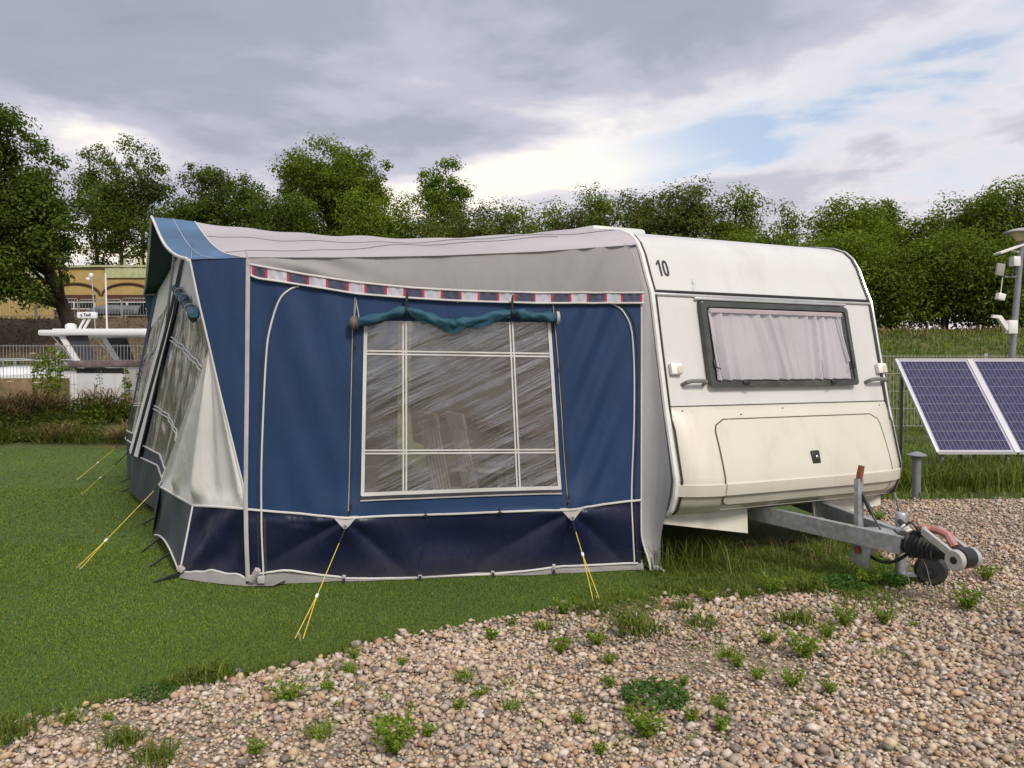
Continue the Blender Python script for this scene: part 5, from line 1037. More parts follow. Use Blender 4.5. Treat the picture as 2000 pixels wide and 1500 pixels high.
def mesh_fence(name, label, p0, p1, npan, zt, zb, base_z, spacing=0.055, post_top=0.06):
    t = empty(name, (p0[0], p0[1], base_z), 0, label, 'fence'); d = Vector((p1[0]-p0[0], p1[1]-p0[1], 0)); o = Vector((0, 0, 0))
    for i in range(npan+1):
        q = d*(i/npan); mb = MB(); mb.box((q.x, q.y, (zt+post_top)/2-0.2), (0.075, 0.05, zt+post_top+0.4)); mb.build('post', MT['galv'], t)
    Lp = d.length/npan; nv = int(Lp/spacing)
    for i in range(npan):
        mb = MB()
        for k in range(1, nv):
            q = d*((i+k/nv)/npan); mb.bar((q.x, q.y-0.03, zb), (q.x, q.y-0.03, zt+0.03), 0.008, 0.008)
        for z in np.linspace(zb+0.03, zt, 5 if zt-zb > 1 else 4):
            a, b = d*(i/npan), d*((i+1)/npan); mb.bar((a.x, a.y-0.038, z), (b.x, b.y-0.038, z), 0.009, 0.012)
        mb.build('wire_panel', MT['wire'], t)
mesh_fence('mesh_fence', 'galvanised mesh fence along the canal in front of the white boat', (-15.6, 17.9), (-4.9, 17.7), 4, 1.92, 0.15, 0.0, 0.075)
mesh_fence('mesh_fence', 'galvanised mesh fence on the grass behind the solar panels', (5.0, 17.0), (18.0, 17.0), 5, 1.68, 0.15, 0.0, 0.075)

# ------------------------------------------------------------------ left background: cabinet, boat, embankment, building
sh = empty('utility_shed', (-8.72, 16.7, 0), radians(-4), 'low white rendered hut with a purple brown lid behind the brush', 'shed')
mb = MB(); mb.box((0, 0.35, 0.66), (1.06, 0.70, 1.32)); mb.build('wall', MT['shedwhite'], sh)
mb = MB(); mb.box((0.545, 0.352, 0.70), (0.028, 0.72, 1.40)); mb.build('side_wall', MT['shedside'], sh)
mb = MB(); mb.box((0, -0.004, 1.375), (1.04, 0.02, 0.10)); mb.build('vent_gap', MT['black'], sh)
mb = MB(); mb.box((-0.04, 0.33, 1.515), (1.24, 0.86, 0.15), Matrix.Rotation(radians(-1), 3, 'Y'), bev=0.02); mb.build('roof', MT['lid'], sh)
# motor boat moored in the canal
bt = empty('motor_boat', (-12.4, 22.2, -0.75), 0, 'white motor cruiser with long cabin roof moored behind the fence', 'boat')
hull = [(-7.5, 0.0, 1.55), (-6.5, 1.1, 1.70), (-4.0, 1.55, 1.85), (0, 1.6, 2.00), (4.0, 1.55, 2.0), (5.2, 1.4, 2.0)]
mb = MB()
def hull_pt(p, q):
    x = lerp(-7.5, 5.2, p); hw = interp(x, [(h_[0], h_[1]) for h_ in hull]); zt_ = interp(x, [(h_[0], h_[2]) for h_ in hull])
    t = q*2-1; side_ = math.copysign(1, t); k = abs(t); y = side_*hw*min(1, k*1.7)**0.8; z = -0.4 + (zt_+0.4)*max(0, (k-0.25)/0.75)**0.8
    return (x, y, z)
mb.grid(hull_pt, 40, 24); mb.build('hull', MT['boatwhite'], bt, 60)
mb = MB(); mb.grid(lambda p, q: (lerp(-7.4, 5.2, p), lerp(-1, 1, q)*interp(lerp(-7.4, 5.2, p), [(h_[0], h_[1]) for h_ in hull])*0.97, interp(lerp(-7.4, 5.2, p), [(h_[0], h_[2]) for h_ in hull])-0.04+0.12*(1-(2*q-1)**2)), 30, 8); mb.build('deck', MT['boatwhite'], bt, 60)
mb = MB()
cab = [(-5.2, 1.95), (-1.3, 2.22), (-0.6, 2.15), (4.8, 2.15)]
mb.grid(lambda p, q: (lerp(-5.2, -0.3, p), lerp(-1, 1, q)*1.05, 1.85 + (interp(lerp(-5.2, -0.3, p), cab)-1.85)*(1-abs(2*q-1)**4)), 16, 10); mb.build('foredeck_cabin', MT['boatwhite'], bt, 50)
mb = MB(); mb.box((2.6, 0, 3.10), (5.6, 2.5, 0.15), bev=0.05); mb.box((2.6, 0, 3.185), (5.0, 2.2, 0.05), bev=0.02); mb.build('cabin_roof', MT['boatwhite'], bt, 40)
for y in (-1.1, 1.1):
    mb = MB(); mb.bar((0.35, y, 3.04), (0.95, y, 2.05), 0.05, 0.13); mb.build('windscreen_pillar', MT['boatwhite'], bt)
    mb = MB(); mb.tube([(0.1, y*1.02, 3.03), (0.5, y*1.02, 2.6), (0.85, y*1.02, 2.05)], 0.012, 6); mb.build('stay', MT['chrome'], bt)
    mb = MB(); mb.add([(0.45, y*0.98, 3.03), (1.05, y*0.98, 3.03), (1.35, y*0.98, 2.05), (1.05, y*0.98, 2.05)], [(0, 1, 2, 3)]); mb.build('side_screen', MT['boatdark'], bt)
    for x in (3.3, 5.0):
        mb = MB(); mb.box((x, y, 2.55), (0.07, 0.07, 1.0)); mb.build('cabin_post', MT['boatwhite'], bt)
mb = MB(); mb.box((2.9, 1.0, 2.2), (4.6, 0.05, 0.35)); mb.build('cockpit_side', MT['boatwhite'], bt)
mb = MB(); mb.lathe([(0.05, -0.01), (0.14, 0.0), (0.15, 0.05), (0.14, 0.12), (0.09, 0.155), (0.02, 0.165)], 18, (0.28, -0.5, 3.22)); mb.build('radar_dome', MT['boatwhite'], bt)
for x in (0.0, 0.13):
    mb = MB(); mb.bar((0.55+x, -0.6, 3.2), (0.72+x, -0.6, 3.50), 0.05, 0.05); mb.build('antenna_bracket', MT['boatwhite'], bt)
rd = MB(); rd.box((0.80, -0.62, 3.60), (0.52, 0.14, 0.17), bev=0.03); rdo = rd.build('radar_bar', MT['boatwhite'], bt)
tcu = bpy.data.curves.new('radar_text', 'FONT'); tcu.body = 'a Tadl'; tcu.size = 0.115; tcu.align_x = 'CENTER'; tcu.offset = 0.004
tob = bpy.data.objects.new('radar_text', tcu); COL.objects.link(tob); dg = bpy.context.evaluated_depsgraph_get(); tme = bpy.data.meshes.new_from_object(tob.evaluated_get(dg)); bpy.data.objects.remove(tob)
tme.materials.clear(); tme.materials.append(mat('navy_lettering', (0.02, 0.02, 0.10), 0.5)); lt = link('lettering', tme, rdo); lt.location = (0.79, -0.694, 3.565); lt.rotation_euler = (pi/2, 0, 0)
mb = MB(); mb.tube([(1.32, -0.6, 3.2), (1.30, -0.6, 4.75)], 0.022, 8); mb.build('whip_antenna', MT['boatwhite'], bt)
mb = MB(); mb.tube([(0.58, 0.2, 3.2), (0.50, 0.2, 4.70)], 0.016, 8); ml = mb.build('mast', MT['galv'], bt)
mb = MB(); mb.lathe([(0.02, 0), (0.06, 0.03), (0.06, 0.09), (0.02, 0.12)], 12, (0.48, 0.2, 4.72)); mb.box((0.40, 0.2, 4.68), (0.10, 0.08, 0.08), bev=0.02); mb.build('mast_light', MT['plasticwhite'], ml)
for y in (-1.45, 1.45):
    mb = MB(); mb.tube([(-6.6, y*0.7, 2.25), (-4, y, 2.35), (-0.5, y, 2.4), (2.0, y, 2.15)], 0.014, 6)
    for x in (-5.5, -4, -2.5, -1.0): mb.tube([(x, y*0.98, 1.85), (x, y, 2.36)], 0.011, 6)
    mb.build('guard_rail', MT['chrome'], bt)
# quay behind the brush
mb = MB(); mb.box((-12.3, 17.2, 0.6), (5.0, 0.5, 1.2)); qy = mb.build('quay_block', MT['wood']); tag(qy, 'brown timber clad quay block behind the weeds at the left edge', 'quay')
# yellow building on the embankment
GZ = 3.9
bd = empty('yellow_building', (-21.3, 42.6, GZ), 0, 'yellow building with brown arched doorway on the far embankment', 'building')
mb = MB(); mb.box((-3.0, 2.6, 1.42), (11.0, 5.0, 2.84)); mb.build('wall', MT['yellow'], bd)
for x, w_ in ((-4.1, 1.6), (0.55, 2.35), (-7.2, 2.2)):
    mb = MB(); mb.box((x, 0.06, 2.55), (w_, 0.10, 0.55)); mb.build('parapet_panel', MT['palewall'], bd)
mb = MB(); mb.box((-3.0, 0.03, 2.90), (11.2, 0.16, 0.10)); mb.build('coping', MT['palewall'], bd)
def arch_bay(x, w_):
    z1 = 1.30
    mb = MB(); pts = [(x + w_*0.62*cos(t), -0.01, z1 + 0.05 + 0.62*sin(t)) for t in np.linspace(0, pi, 18)]
    mb.tube([(p[0], 0.06, p[2]) for p in pts], 0.06, 6); mb.build('arch_moulding', MT['brownwood'], bd)
    mb = MB(); mb.box((x, 0.05, 0.30), (w_, 0.08, 0.60)); mb.build('door_board', MT['brownwood'], bd)
    mb = MB(); mb.box((x, 0.05, 1.16), (w_, 0.08, 0.40)); mb.build('lintel_board', MT['brownwood'], bd)
    for k in (-1, 1):
        mb = MB(); mb.box((x+k*w_*0.25, 0.045, 0.78), (w_*0.47, 0.06, 0.34)); wo = mb.build('window', MT['darkglass'], bd)
    for z in (0.60, 0.96):
        mb = MB(); mb.box((x, 0.0, z), (w_, 0.06, 0.045)); mb.build('window_bar', MT['plasticwhite'], bd)
    for xx in (-w_/2, 0, w_/2):
        mb = MB(); mb.box((x+xx, -0.004, 0.78), (0.06, 0.06, 0.34)); mb.build('window_post', MT['plasticwhite'], bd)
arch_bay(0.55, 2.2); arch_bay(-2.3, 2.2)
for k in range(9):
    mb = MB(); mb.box((-3.9+k*0.24+0.9, -0.01, 0.28), (0.20, 0.03, 0.55)); mb.build('door_plank', MT['brownwood'], bd)
for x in (-0.35, 0.55, 0.85): 
    mb = MB(); mb.box((x+0.6, 0.4, 3.10), (0.08, 0.08, 0.5)); mb.build('roof_post', MT['palewall'], bd)
# crowd barriers along the bank
barr = None
for i, x in enumerate(np.arange(-27.6, -17.5, 2.2)):
    if barr is None:
        t = empty('crowd_barrier', (0, 0, 0), 0, 'grey steel crowd barrier standing along the top of the far embankment', 'barrier', 'crowd barriers on the embankment'); barr = t
        mb = MB(); mb.tube([(-1.06, 0, 0.08), (-1.06, 0, 0.95), (-1.0, 0, 1.03), (1.0, 0, 1.03), (1.06, 0, 0.95), (1.06, 0, 0.08)], 0.028, 8); mb.tube([(-1.06, 0, 0.16), (1.06, 0, 0.16)], 0.02, 6); mb.build('frame', MT['wire'], t)
        mb = MB()
        for k in range(1, 14): mb.tube([(-1.06+k*0.151, 0, 0.16), (-1.06+k*0.151, 0, 1.02)], 0.010, 5)
        mb.build('bars', MT['wire'], t)
        for sx in (-0.9, 0.9):
            mb = MB(); mb.bar((sx, -0.3, 0.03), (sx, 0.3, 0.03), 0.05, 0.02); mb.bar((sx, 0, 0.02), (sx, 0, 0.2), 0.04, 0.03); mb.build('foot', MT['wire'], t)
    else: t = copy_tree(barr)
    t['label'] = 'grey steel crowd barrier on the far embankment, %s counted from the left edge' % ('first', 'second', 'third', 'fourth', 'fifth')[i]
    t.location = (x, 40.3, terrain(x, 40.3)-0.02); t.rotation_euler.z = 0.03*math.sin(i*2.1)
ub = empty('upturned_boat', (-20.9, 41.4, terrain(-20.9, 41.4)), 0.04, 'upturned rowing boat under a grey cover before the yellow building', 'boat')
mb = MB(); mb.grid(lambda p, q: (lerp(-1.45, 1.5, p), cos(pi*q)*0.62*(1-0.55*max(0, -(lerp(-1, 1, p)))**3)*min(1, (1-p)*6+0.75), 0.30+0.52*sin(pi*q)**0.7*(min(1, p*3.2))**0.6*(1-0.12*p)), 30, 16); mb.build('hull_cover', MT['tarp'], ub, 60)
for x in (-0.8, 0.9):
    mb = MB(); mb.box((x, 0, 0.15), (0.1, 1.1, 0.32)); mb.build('trestle', MT['wood'], ub)

# ------------------------------------------------------------------ trees
def leaves_mesh(C, size, up=0.35, outward=None):
    n = len(C); N_ = rng.normal(0, 1, (n, 3)); N_[:, 2] = np.abs(N_[:, 2]) + up
    if outward is not None: N_ = N_*0.55 + outward*1.5
    N_ /= np.linalg.norm(N_, axis=1)[:, None]
    A = np.cross(N_, rng.normal(0, 1, (n, 3))); A /= np.linalg.norm(A, axis=1)[:, None]; B = np.cross(N_, A)
    l = size*rng.uniform(0.6, 1.35, n)[:, None]; w_ = l*rng.uniform(0.45, 0.7, n)[:, None]
    droop = N_*l*0.18
    V = np.stack([C - A*l/2, C - B*w_/2 + droop, C + A*l/2, C + B*w_/2 + droop], 1).reshape(-1, 3); k = np.arange(n)*4
    return V, np.concatenate([np.stack([k, k+1, k+2], 1), np.stack([k, k+2, k+3], 1)])
def crown_clusters(ells, ncl, fill=0.55):
    vol = np.array([e[3]*e[4]*e[5] for e in ells]); pick = rng.choice(len(ells), ncl, p=vol/vol.sum()); E_ = np.array(ells)[pick]
    d = rng.normal(0, 1, (ncl, 3)); d /= np.linalg.norm(d, axis=1)[:, None]; r = rng.random(ncl)**fill
    return E_[:, :3] + d*r[:, None]*E_[:, 3:6]*1.05
def tree(name, label, x, y, ells, leaf='leaf_mid', n=9000, lsize=0.20, ncl=None, spread=0.42, trunk=0.16, group='trees behind the site', cat='tree', base=None, limbs=14, stems=1, fill=0.55):
    """ells: (dx,dy,z above base,rx,ry,rz)"""
    bz = terrain(x, y)-0.1 if base is None else base
    t = empty(name, (x, y, bz), 0, label, cat, group)
    n = int(n*1.5); lsize = lsize*0.74
    ncl = int(ncl*0.62) if ncl else max(30, n//115); cc = crown_clusters(ells, ncl, fill)
    sizes = spread*rng.uniform(0.55, 1.35, ncl); per = rng.multinomial(n, sizes**1.5/np.sum(sizes**1.5))
    Cs, Os = [], []
    for c_, k, s in zip(cc, per, sizes):          # each clump a lumpy ball of leaves, thicker towards its skin
        dv = rng.normal(0, 1, (k, 3)); dv /= np.linalg.norm(dv, axis=1)[:, None] + 1e-9
        rad = rng.random(k)**0.42*rng.uniform(0.75, 1.25, k)
        Cs.append(c_ + dv*rad[:, None]*s*1.55*np.array([1, 1, 0.72])); Os.append(dv)
    C = np.concatenate(Cs); Ov = np.concatenate(Os)
    C[:, 2] = np.maximum(C[:, 2], 0.05)
    V, F_ = leaves_mesh(C, lsize, 0.25, Ov); fast_mesh('crown', V, F_, MT[leaf], t, smooth=False)
    mb = MB(); hi = max(e[2]+e[5]*0.6 for e in ells); cx = sum(e[0] for e in ells)/len(ells); cy = sum(e[1] for e in ells)/len(ells)
    for s in range(stems):
        o = Vector(((s-(stems-1)/2)*trunk*5, R.uniform(-.2, .2), 0)); top = Vector((cx+R.uniform(-.3, .3)+o.x*1.6, cy, hi))
        ax = [o.lerp(top, q) + Vector((0.18*nz(q*3, x+s), 0.15*nz(q*3, y+s, 5), 0))*min(1, q*4) for q in np.linspace(0, 1, 8)]
        mb.tube(ax, [trunk*(1-0.85*q) + 0.012 for q in np.linspace(0, 1, 8)], 8)
        idx = rng.choice(ncl, min(limbs, ncl), replace=False)
        for i in idx:
            tgt = Vector(cc[i]); q = min(0.9, max(0.18, (tgt.z-0.3*abs(tgt.x-o.x)-0.8)/max(hi, 0.1))); st_ = ax[0].lerp(ax[-1], q) if False else ax[int(q*7)]
            mid_ = st_.lerp(tgt, 0.5) + Vector((0, 0, 0.15)); r0 = trunk*(1-0.8*q)*0.5+0.01
            mb.tube([st_, mid_, tgt], [r0, r0*0.6, 0.012], 5)
    mb.build('trunk', MT['bark'], t, 60)
    return t
def px(p, d): return (p-1000)/1540*d
def hz(y, d): return 1.5 + (712-y)/1540*d
def simple_tree(label, pxc, top, bot, halfpx, d, leaf='leaf_mid', n=8000, name='deciduous_tree', lobes=1, **k):
    x = px(pxc, d); b = terrain(x, d)-0.1; zt, zb = hz(top, d)-b, max(0.2, hz(bot, d)-b); rx = halfpx/1540*d; rz = (zt-zb)/2
    if lobes == 1: el = [(0, 0, zb+rz, rx, rx*0.9, rz)]
    else:
        el = [(0, 0, zb+rz*0.95, rx*0.85, rx*0.8, rz*0.9)]
        for i in range(lobes):
            a = R.uniform(0, 2*pi); q = R.uniform(0.3, 1.0); el.append((cos(a)*rx*0.6, sin(a)*rx*0.5, zb+rz*(0.5+1.1*q), rx*0.42, rx*0.42, rz*0.40))
    return tree(name, label, x, d, el, leaf, n, **k)
# left: large overhanging tree and the row behind
d = 31; x = px(10, d); b = terrain(x, d)
tree('large_tree', 'large dark leafy tree overhanging the left edge of the picture', x, 36.0, [(-3.6, -2.0, 4.4, 4.2, 3.0, 3.0), (-1.6, -3.0, 7.0, 2.9, 2.6, 2.3), (-0.9, -3.5, 2.6, 1.6, 1.6, 1.3), (-0.9, -2.8, 8.5, 1.5, 1.5, 1.1), (0.5, -3.2, 4.9, 2.0, 1.8, 1.6), (0.9, -3.2, 3.5, 1.0, 1.0, 0.7), (-4.5, -2.5, 7.2, 3.0, 2.4, 2.2), (-3.6, -3.6, 2.0, 2.4, 1.6, 1.7), (-1.7, -3.8, 1.5, 1.5, 1.2, 1.0), (0.6, -3.6, 2.1, 1.2, 1.0, 0.7)], 'leaf_dark', 44000, 0.22, ncl=430, spread=0.50, trunk=0.32, limbs=30, base=2.75)
simple_tree('tall slim tree with thin airy top rising beside the big left tree', 262, 252, 560, 78, 47, 'leaf_dark', 11000, lobes=4, lsize=0.22, stems=2, spread=0.5)
simple_tree('thin open tree against the sky just right of the big left tree', 195, 268, 560, 48, 48, 'leaf_dark', 5000, lobes=3, lsize=0.22, spread=0.45)
simple_tree('rounded mid height tree between two slim trees left of the awning peak', 408, 296, 560, 66, 47, 'leaf_dark', 10000, lobes=4, lsize=0.22, stems=2)
simple_tree('narrow pointed dark tree above the awning peak', 488, 318, 580, 46, 46, 'leaf_dark', 7500, lobes=2, lsize=0.22)
simple_tree('small shaggy tree filling the gap left of the broad round tree', 345, 352, 600, 62, 46, 'leaf_dark', 7000, lobes=3, lsize=0.22)
simple_tree('broad round green tree, tallest above the awning roof', 648, 258, 560, 116, 44, 'leaf_mid', 28000, lobes=9, lsize=0.21, trunk=0.26, limbs=26, ncl=300, spread=0.46)
simple_tree('bright green young tree in front of the broad round tree', 722, 378, 560, 48, 38, 'leaf_bright', 7000, lobes=3, lsize=0.18)
simple_tree('airy round topped tree standing alone right of the broad tree', 866, 300, 500, 62, 44, 'leaf_mid', 7500, lobes=3, lsize=0.20, spread=0.40, trunk=0.12)
for i, (c_, tp, hw, lf) in enumerate(((560, 372, 78, 'leaf_dark'), (790, 380, 92, 'leaf_mid'), (905, 390, 112, 'leaf_olive'), (1010, 388, 112, 'leaf_mid'), (1110, 388, 110, 'leaf_olive'))):
    lab = ['dense dark shrub below the broad round tree', 'leafy shrub between the bright young tree and the lone airy tree', 'olive green hedge shrub under the lone airy tree', 'low hedge shrub over the dip of the awning roof', 'low hedge shrub above the awning and caravan joint'][i]
    simple_tree(lab, c_, tp, 640, hw, 40, lf, 12500, name='hedge_shrub', lobes=6, fill=0.36, lsize=0.18, cat='shrub', group='hedge shrubs behind the awning', trunk=0.08, spread=0.5)
# right hand row over the caravan and along the dyke
for lab, c_, tp, bt_, hw, d_, lf, n_, lb in (
    ('slender light green tree left of the wide olive tree above the caravan', 1190, 378, 640, 48, 37, 'leaf_mid', 7000, 3),
    ('wide olive tree with rounded top above the caravan roof', 1310, 356, 640, 112, 38, 'leaf_olive', 24000, 9),
    ('dark upright tree with ragged side branches above the caravan', 1428, 362, 640, 46, 36, 'leaf_mid', 9000, 3),
    ('slim airy tree right of the dark upright tree', 1540, 392, 640, 36, 36, 'leaf_mid', 5000, 2),
    ('bushy bright tree above the right end of the caravan', 1645, 380, 640, 92, 34, 'leaf_bright', 16000, 5),
    ('dark green tree with a thin spire above the caravan corner', 1735, 382, 640, 46, 36, 'leaf_mid', 8000, 3),
    ('leafy tree right of the spired tree over the solar panels', 1840, 378, 640, 84, 35, 'leaf_mid', 14000, 5),
    ('tall leafy tree behind the lamp post at the right edge', 1985, 345, 640, 88, 33, 'leaf_mid', 17000, 5),
    ('tree just beyond the right edge of the hedge row', 2110, 380, 640, 80, 33, 'leaf_mid', 9000, 4)):
    simple_tree(lab, c_, tp, bt_, hw, d_, lf, n_, lobes=lb, lsize=0.18, spread=0.42)
simple_tree('small thin spire of a tree poking above the hedge row', 1732, 380, 470, 12, 36, 'leaf_dark', 700, lobes=1, lsize=0.16, spread=0.2, trunk=0.05)
for i, (c_, tp, hw, lf, d_) in enumerate(((1200, 455, 110, 'leaf_mid', 33), (1380, 455, 110, 'leaf_olive', 33), (1500, 450, 90, 'leaf_mid', 32), (1610, 455, 95, 'leaf_bright', 31), (1740, 470, 90, 'leaf_mid', 31), (1840, 455, 90, 'leaf_mid', 31), (1940, 470, 85, 'leaf_mid', 30.5), (2050, 460, 90, 'leaf_mid', 31))):
    lab = ['hedge bush hidden low behind the awning joint', 'olive hedge bush behind the caravan roof', 'hedge bush behind the middle of the caravan', 'bright hedge bush behind the right end of the caravan roof', 'hedge bush beside the right edge of the caravan', 'dense hedge bush on the dyke above the near solar panel', 'dense hedge bush on the dyke left of the lamp post', 'hedge bush on the dyke at the right edge'][i]
    simple_tree(lab, c_, tp, 665, hw, d_, lf, 12000, name='hedge_bush', lobes=6, lsize=0.17, cat='bush', group='hedge bushes on the dyke', trunk=0.07, spread=0.5, fill=0.42)

x = rng.uniform(6, 30, 26000); y = 31.5 + rng.random(26000)*4.5; zz = rng.random(26000)**0.8*2.9
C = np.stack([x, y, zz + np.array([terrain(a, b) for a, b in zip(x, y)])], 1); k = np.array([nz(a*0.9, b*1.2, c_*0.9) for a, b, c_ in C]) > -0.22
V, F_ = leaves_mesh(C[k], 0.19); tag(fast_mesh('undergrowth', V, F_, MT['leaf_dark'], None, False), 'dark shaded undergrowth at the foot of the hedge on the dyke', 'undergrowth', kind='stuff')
V, F_ = leaves_mesh(np.stack([lx[kk], ly[kk], np.full(int(kk.sum()), 0.024)], 1), 0.022, 1.5); tag(fast_mesh('lawn_litter', V, F_, MT['dry'], None, False), 'scattered dry leaf scraps lying on the lawn', 'litter', kind='stuff')
# ------------------------------------------------------------------ wild grass, brush and weeds
def area(n, x0, x1, y0, y1, cond=None):
    x = rng.uniform(x0, x1, n); y = rng.uniform(y0, y1, n)
    if cond is not None: k = cond(x, y); x, y = x[k], y[k]
    return x, y
def tz(x, y): return np.array([terrain(a, b) for a, b in zip(x, y)])
x, y = area(9000, 4.6, 9.5, 9.2, 10.6)
blades('tall_grass', x, y, np.zeros(x.size), 0.32, 0.012, 0.8, MT['grass'], label='taller grass under the lower edge of the solar panels', cat='grass')
x, y = area(34000, 2.9, 16, 8.6, 17.5, lambda x, y: (y > edge_arr(x)-0.02) & (x < 0.74*y+1.2) & (x > 0.30*y+0.3))
blades('meadow_grass', x, y, np.zeros(x.size), 0.11, 0.012, 0.9, MT['grass'], label='rough green grass around the solar panels', cat='grass')
x, y = area(30000, 6, 26, 17.5, 29.5, lambda x, y: (x < 0.74*y+1.5) & (x > 0.36*y))
blades('dyke_grass', x, y, tz(x, y), 0.16, 0.03, 0.8, MT['grass'], label='grass growing on the slope of the dyke under the hedge', cat='grass')
x, y = area(1500, 8, 26, 26.8, 29.5, lambda x, y: (x < 0.74*y+1.5) & (x > 0.40*y))
blades('dry_verge', x, y, tz(x, y), 0.30, 0.03, 0.8, MT['dry'], label='dry straw coloured grass fringe at the foot of the hedge', cat='grass')
# grass and weeds under the drawbar and along the caravan
x, y = area(6500, 0.9, 3.2, 4.95, 7.4, lambda x, y: (y > edge_arr(x)-0.10) & ((y < 5.95+0.30*(x-1)) | (x > 2.5)))
blades('drawbar_grass', x, y, np.zeros(x.size), 0.055, 0.0065, 1.3, MT['grass'], label='ragged grass and weeds under the caravan drawbar', cat='grass')
x, y = area(260, 1.3, 3.1, 5.6, 6.6)
blades('dry_stalks', x, y, np.zeros(x.size), 0.22, 0.004, 1.8, MT['dry'], label='dry tangled stalks under the nose of the caravan', cat='dry grass')
x, y = area(260, 1.0, 1.7, 5.55, 6.2)
blades('long_grass', x, y, np.zeros(x.size), 0.26, 0.006, 1.2, MT['grass'], label='long grass blades hanging out below the caravan corner', cat='grass')
# sparse long blades along the turf edge
x = rng.uniform(-2.6, 2.6, 2600); y = edge_arr(x) + np.abs(rng.normal(0, 0.07, x.size)) - 0.03; k = np.array([nz(a*1.7, 4.4) for a in x]) > 0.0; x, y = x[k], y[k]
blades('edge_grass', x, y, np.zeros(x.size), 0.05, 0.005, 1.2, MT['grass'], label='stray grass blades along the edge of the lawn', cat='grass')
x = rng.uniform(0.1, 2.9, 9000); y = edge_arr(x) + rng.normal(-0.06, 0.18, x.size); k = np.array([nz(a*2.4, b*2.4, 6.1) for a, b in zip(x, y)]) > 0.05; x, y = x[k], y[k]
blades('ragged_edge_grass', x, y, np.zeros(x.size), 0.06, 0.005, 1.4, MT['grass'], label='ragged grass creeping from the lawn edge into the gravel', cat='grass')
x, y = area(1500, -1.8, 3.6, 2.9, 5.2, lambda x, y: (y < edge_arr(x))); k = np.array([nz(a*1.5, b*1.5, 3.3) + 0.6*nz(a*5, b*5, 1.3) for a, b in zip(x, y)]) > 0.22; x, y = x[k], y[k]
C = np.concatenate([np.stack([x + rng.normal(0, 0.012, x.size), y + rng.normal(0, 0.012, x.size), 0.018 + rng.random(x.size)*0.02], 1) for _ in range(9)])
V, F_ = leaves_mesh(C, 0.012, 0.6); tag(fast_mesh('seedlings', V, F_, MT['weed'], None, False), 'tiny green seedlings sprinkled between the pebbles', 'weeds', kind='stuff')
# brush heap at the end of the lawn
def brush():
    def pts(n, thr, sd, y0, y1, lift, yc=15.5):
        x, y = area(n, -16, -4.0, y0, y1); k = np.array([nz(a*0.8, b*1.1, sd) + 0.35*nz(a*2.6, b*2.6, sd) for a, b in zip(x, y)]) > thr; x, y = x[k], y[k]
        hump = np.array([0.55+0.75*nz(a*0.55, 7.7) for a in x])
        return x, y, tz(x, y) + rng.random(x.size)*lift*np.clip(hump+0.3, 0.2, 1.4)*np.exp(-((y-yc)/0.8)**2)
    x, y, z = pts(30000, 0.02, 1.0, 14.4, 16.6, 0.30)
    blades('brush_grass', x, y, z, 0.26, 0.015, 1.4, MT['grass'], label='tangled green grass over the brush heap at the end of the lawn', cat='grass')
    x, y, z = pts(26000, 0.0, 5.0, 14.45, 16.2, 0.75)
    blades('brush_twigs', x, y, z, 0.30, 0.014, 3.2, MT['dry'], label='dry brown twigs heaped at the end of the lawn', cat='brush')
    for nm, mt_, sd, lab in (('brush_leaves', 'leaf_olive', 9.0, 'olive leaves of low scrub covering the brush heap'), ('bramble_leaves', 'leaf_dark', 13.0, 'dark green bramble leaves on the brush heap')):
        x, y, z = pts(22000, 0.04, sd, 14.5, 16.6, 0.62)
        V, F_ = leaves_mesh(np.stack([x, y, z + 0.05], 1), 0.07); tag(fast_mesh(nm, V, F_, MT[mt_], None, False), lab, 'scrub', kind='stuff')
brush()
x, y = area(9000, -32, -3, 31.5, 39.0); 
blades('bank_weeds', x, y, tz(x, y), 0.22, 0.04, 1.0, MT['dry'], label='sparse brown weeds on the far canal bank', cat='weeds')
x, y = area(9000, -32, -3, 29.8, 32.5)
blades('bank_grass', x, y, tz(x, y), 0.5, 0.05, 0.8, MT['grass'], label='green grass along the foot of the far canal bank', cat='grass')

# tall weeds by the fence
def tall_weed(name, label, x, y, h_, nst, nlf, leaf='leaf_bright', ls=0.09, flower=False, spread=0.25, group='tall weeds by the hut'):
    t = empty(name, (x, y, terrain(x, y)), 0, label, 'weed', group); mb = MB(); C = []; fl = []
    for k in range(nst):
        ox, oy = R.uniform(-1, 1)*spread, R.uniform(-1, 1)*spread; hh = h_*R.uniform(0.75, 1.05); tip = Vector((ox*1.5+R.uniform(-.08, .08), oy*1.5, hh))
        mb.tube([(ox, oy, -0.05), Vector((ox, oy, 0)).lerp(tip, 0.5)+Vector((R.uniform(-.03, .03), 0, 0)), tip], [0.008, 0.006, 0.003], 5); fl.append(tip)
        for i in range(nlf):
            q = R.uniform(0.25, 1.0); p = Vector((ox, oy, 0)).lerp(tip, q); r_ = 0.11*(1.15-q*0.8); a = R.uniform(0, 2*pi); C.append((p.x+r_*cos(a), p.y+r_*sin(a), p.z+0.02))
    mb.build('stem', MT['weeddark'], t)
    V, F_ = leaves_mesh(np.array(C), ls); fast_mesh('leaves', V, F_, MT[leaf], t, False)
    if flower:
        for p in fl:
            m2 = MB()
            for i in range(26):
                a = R.uniform(0, 2*pi); r_ = 0.055*math.sqrt(R.random()); m2.box((p.x+r_*cos(a), p.y+r_*sin(a), p.z+0.02-r_*0.15), (0.016, 0.016, 0.008))
            m2.build('flower_head', MT['umbel'], t)
tall_weed('leafy_weed', 'tall bright leafy weed left of the white hut', -9.35, 16.0, 2.0-0.5, 8, 70, spread=0.17)
tall_weed('leafy_weed', 'slim upright weed in front of the white hut', -8.45, 16.2, 1.35-0.15, 1, 60, 'leaf_mid', 0.07, spread=0.02)
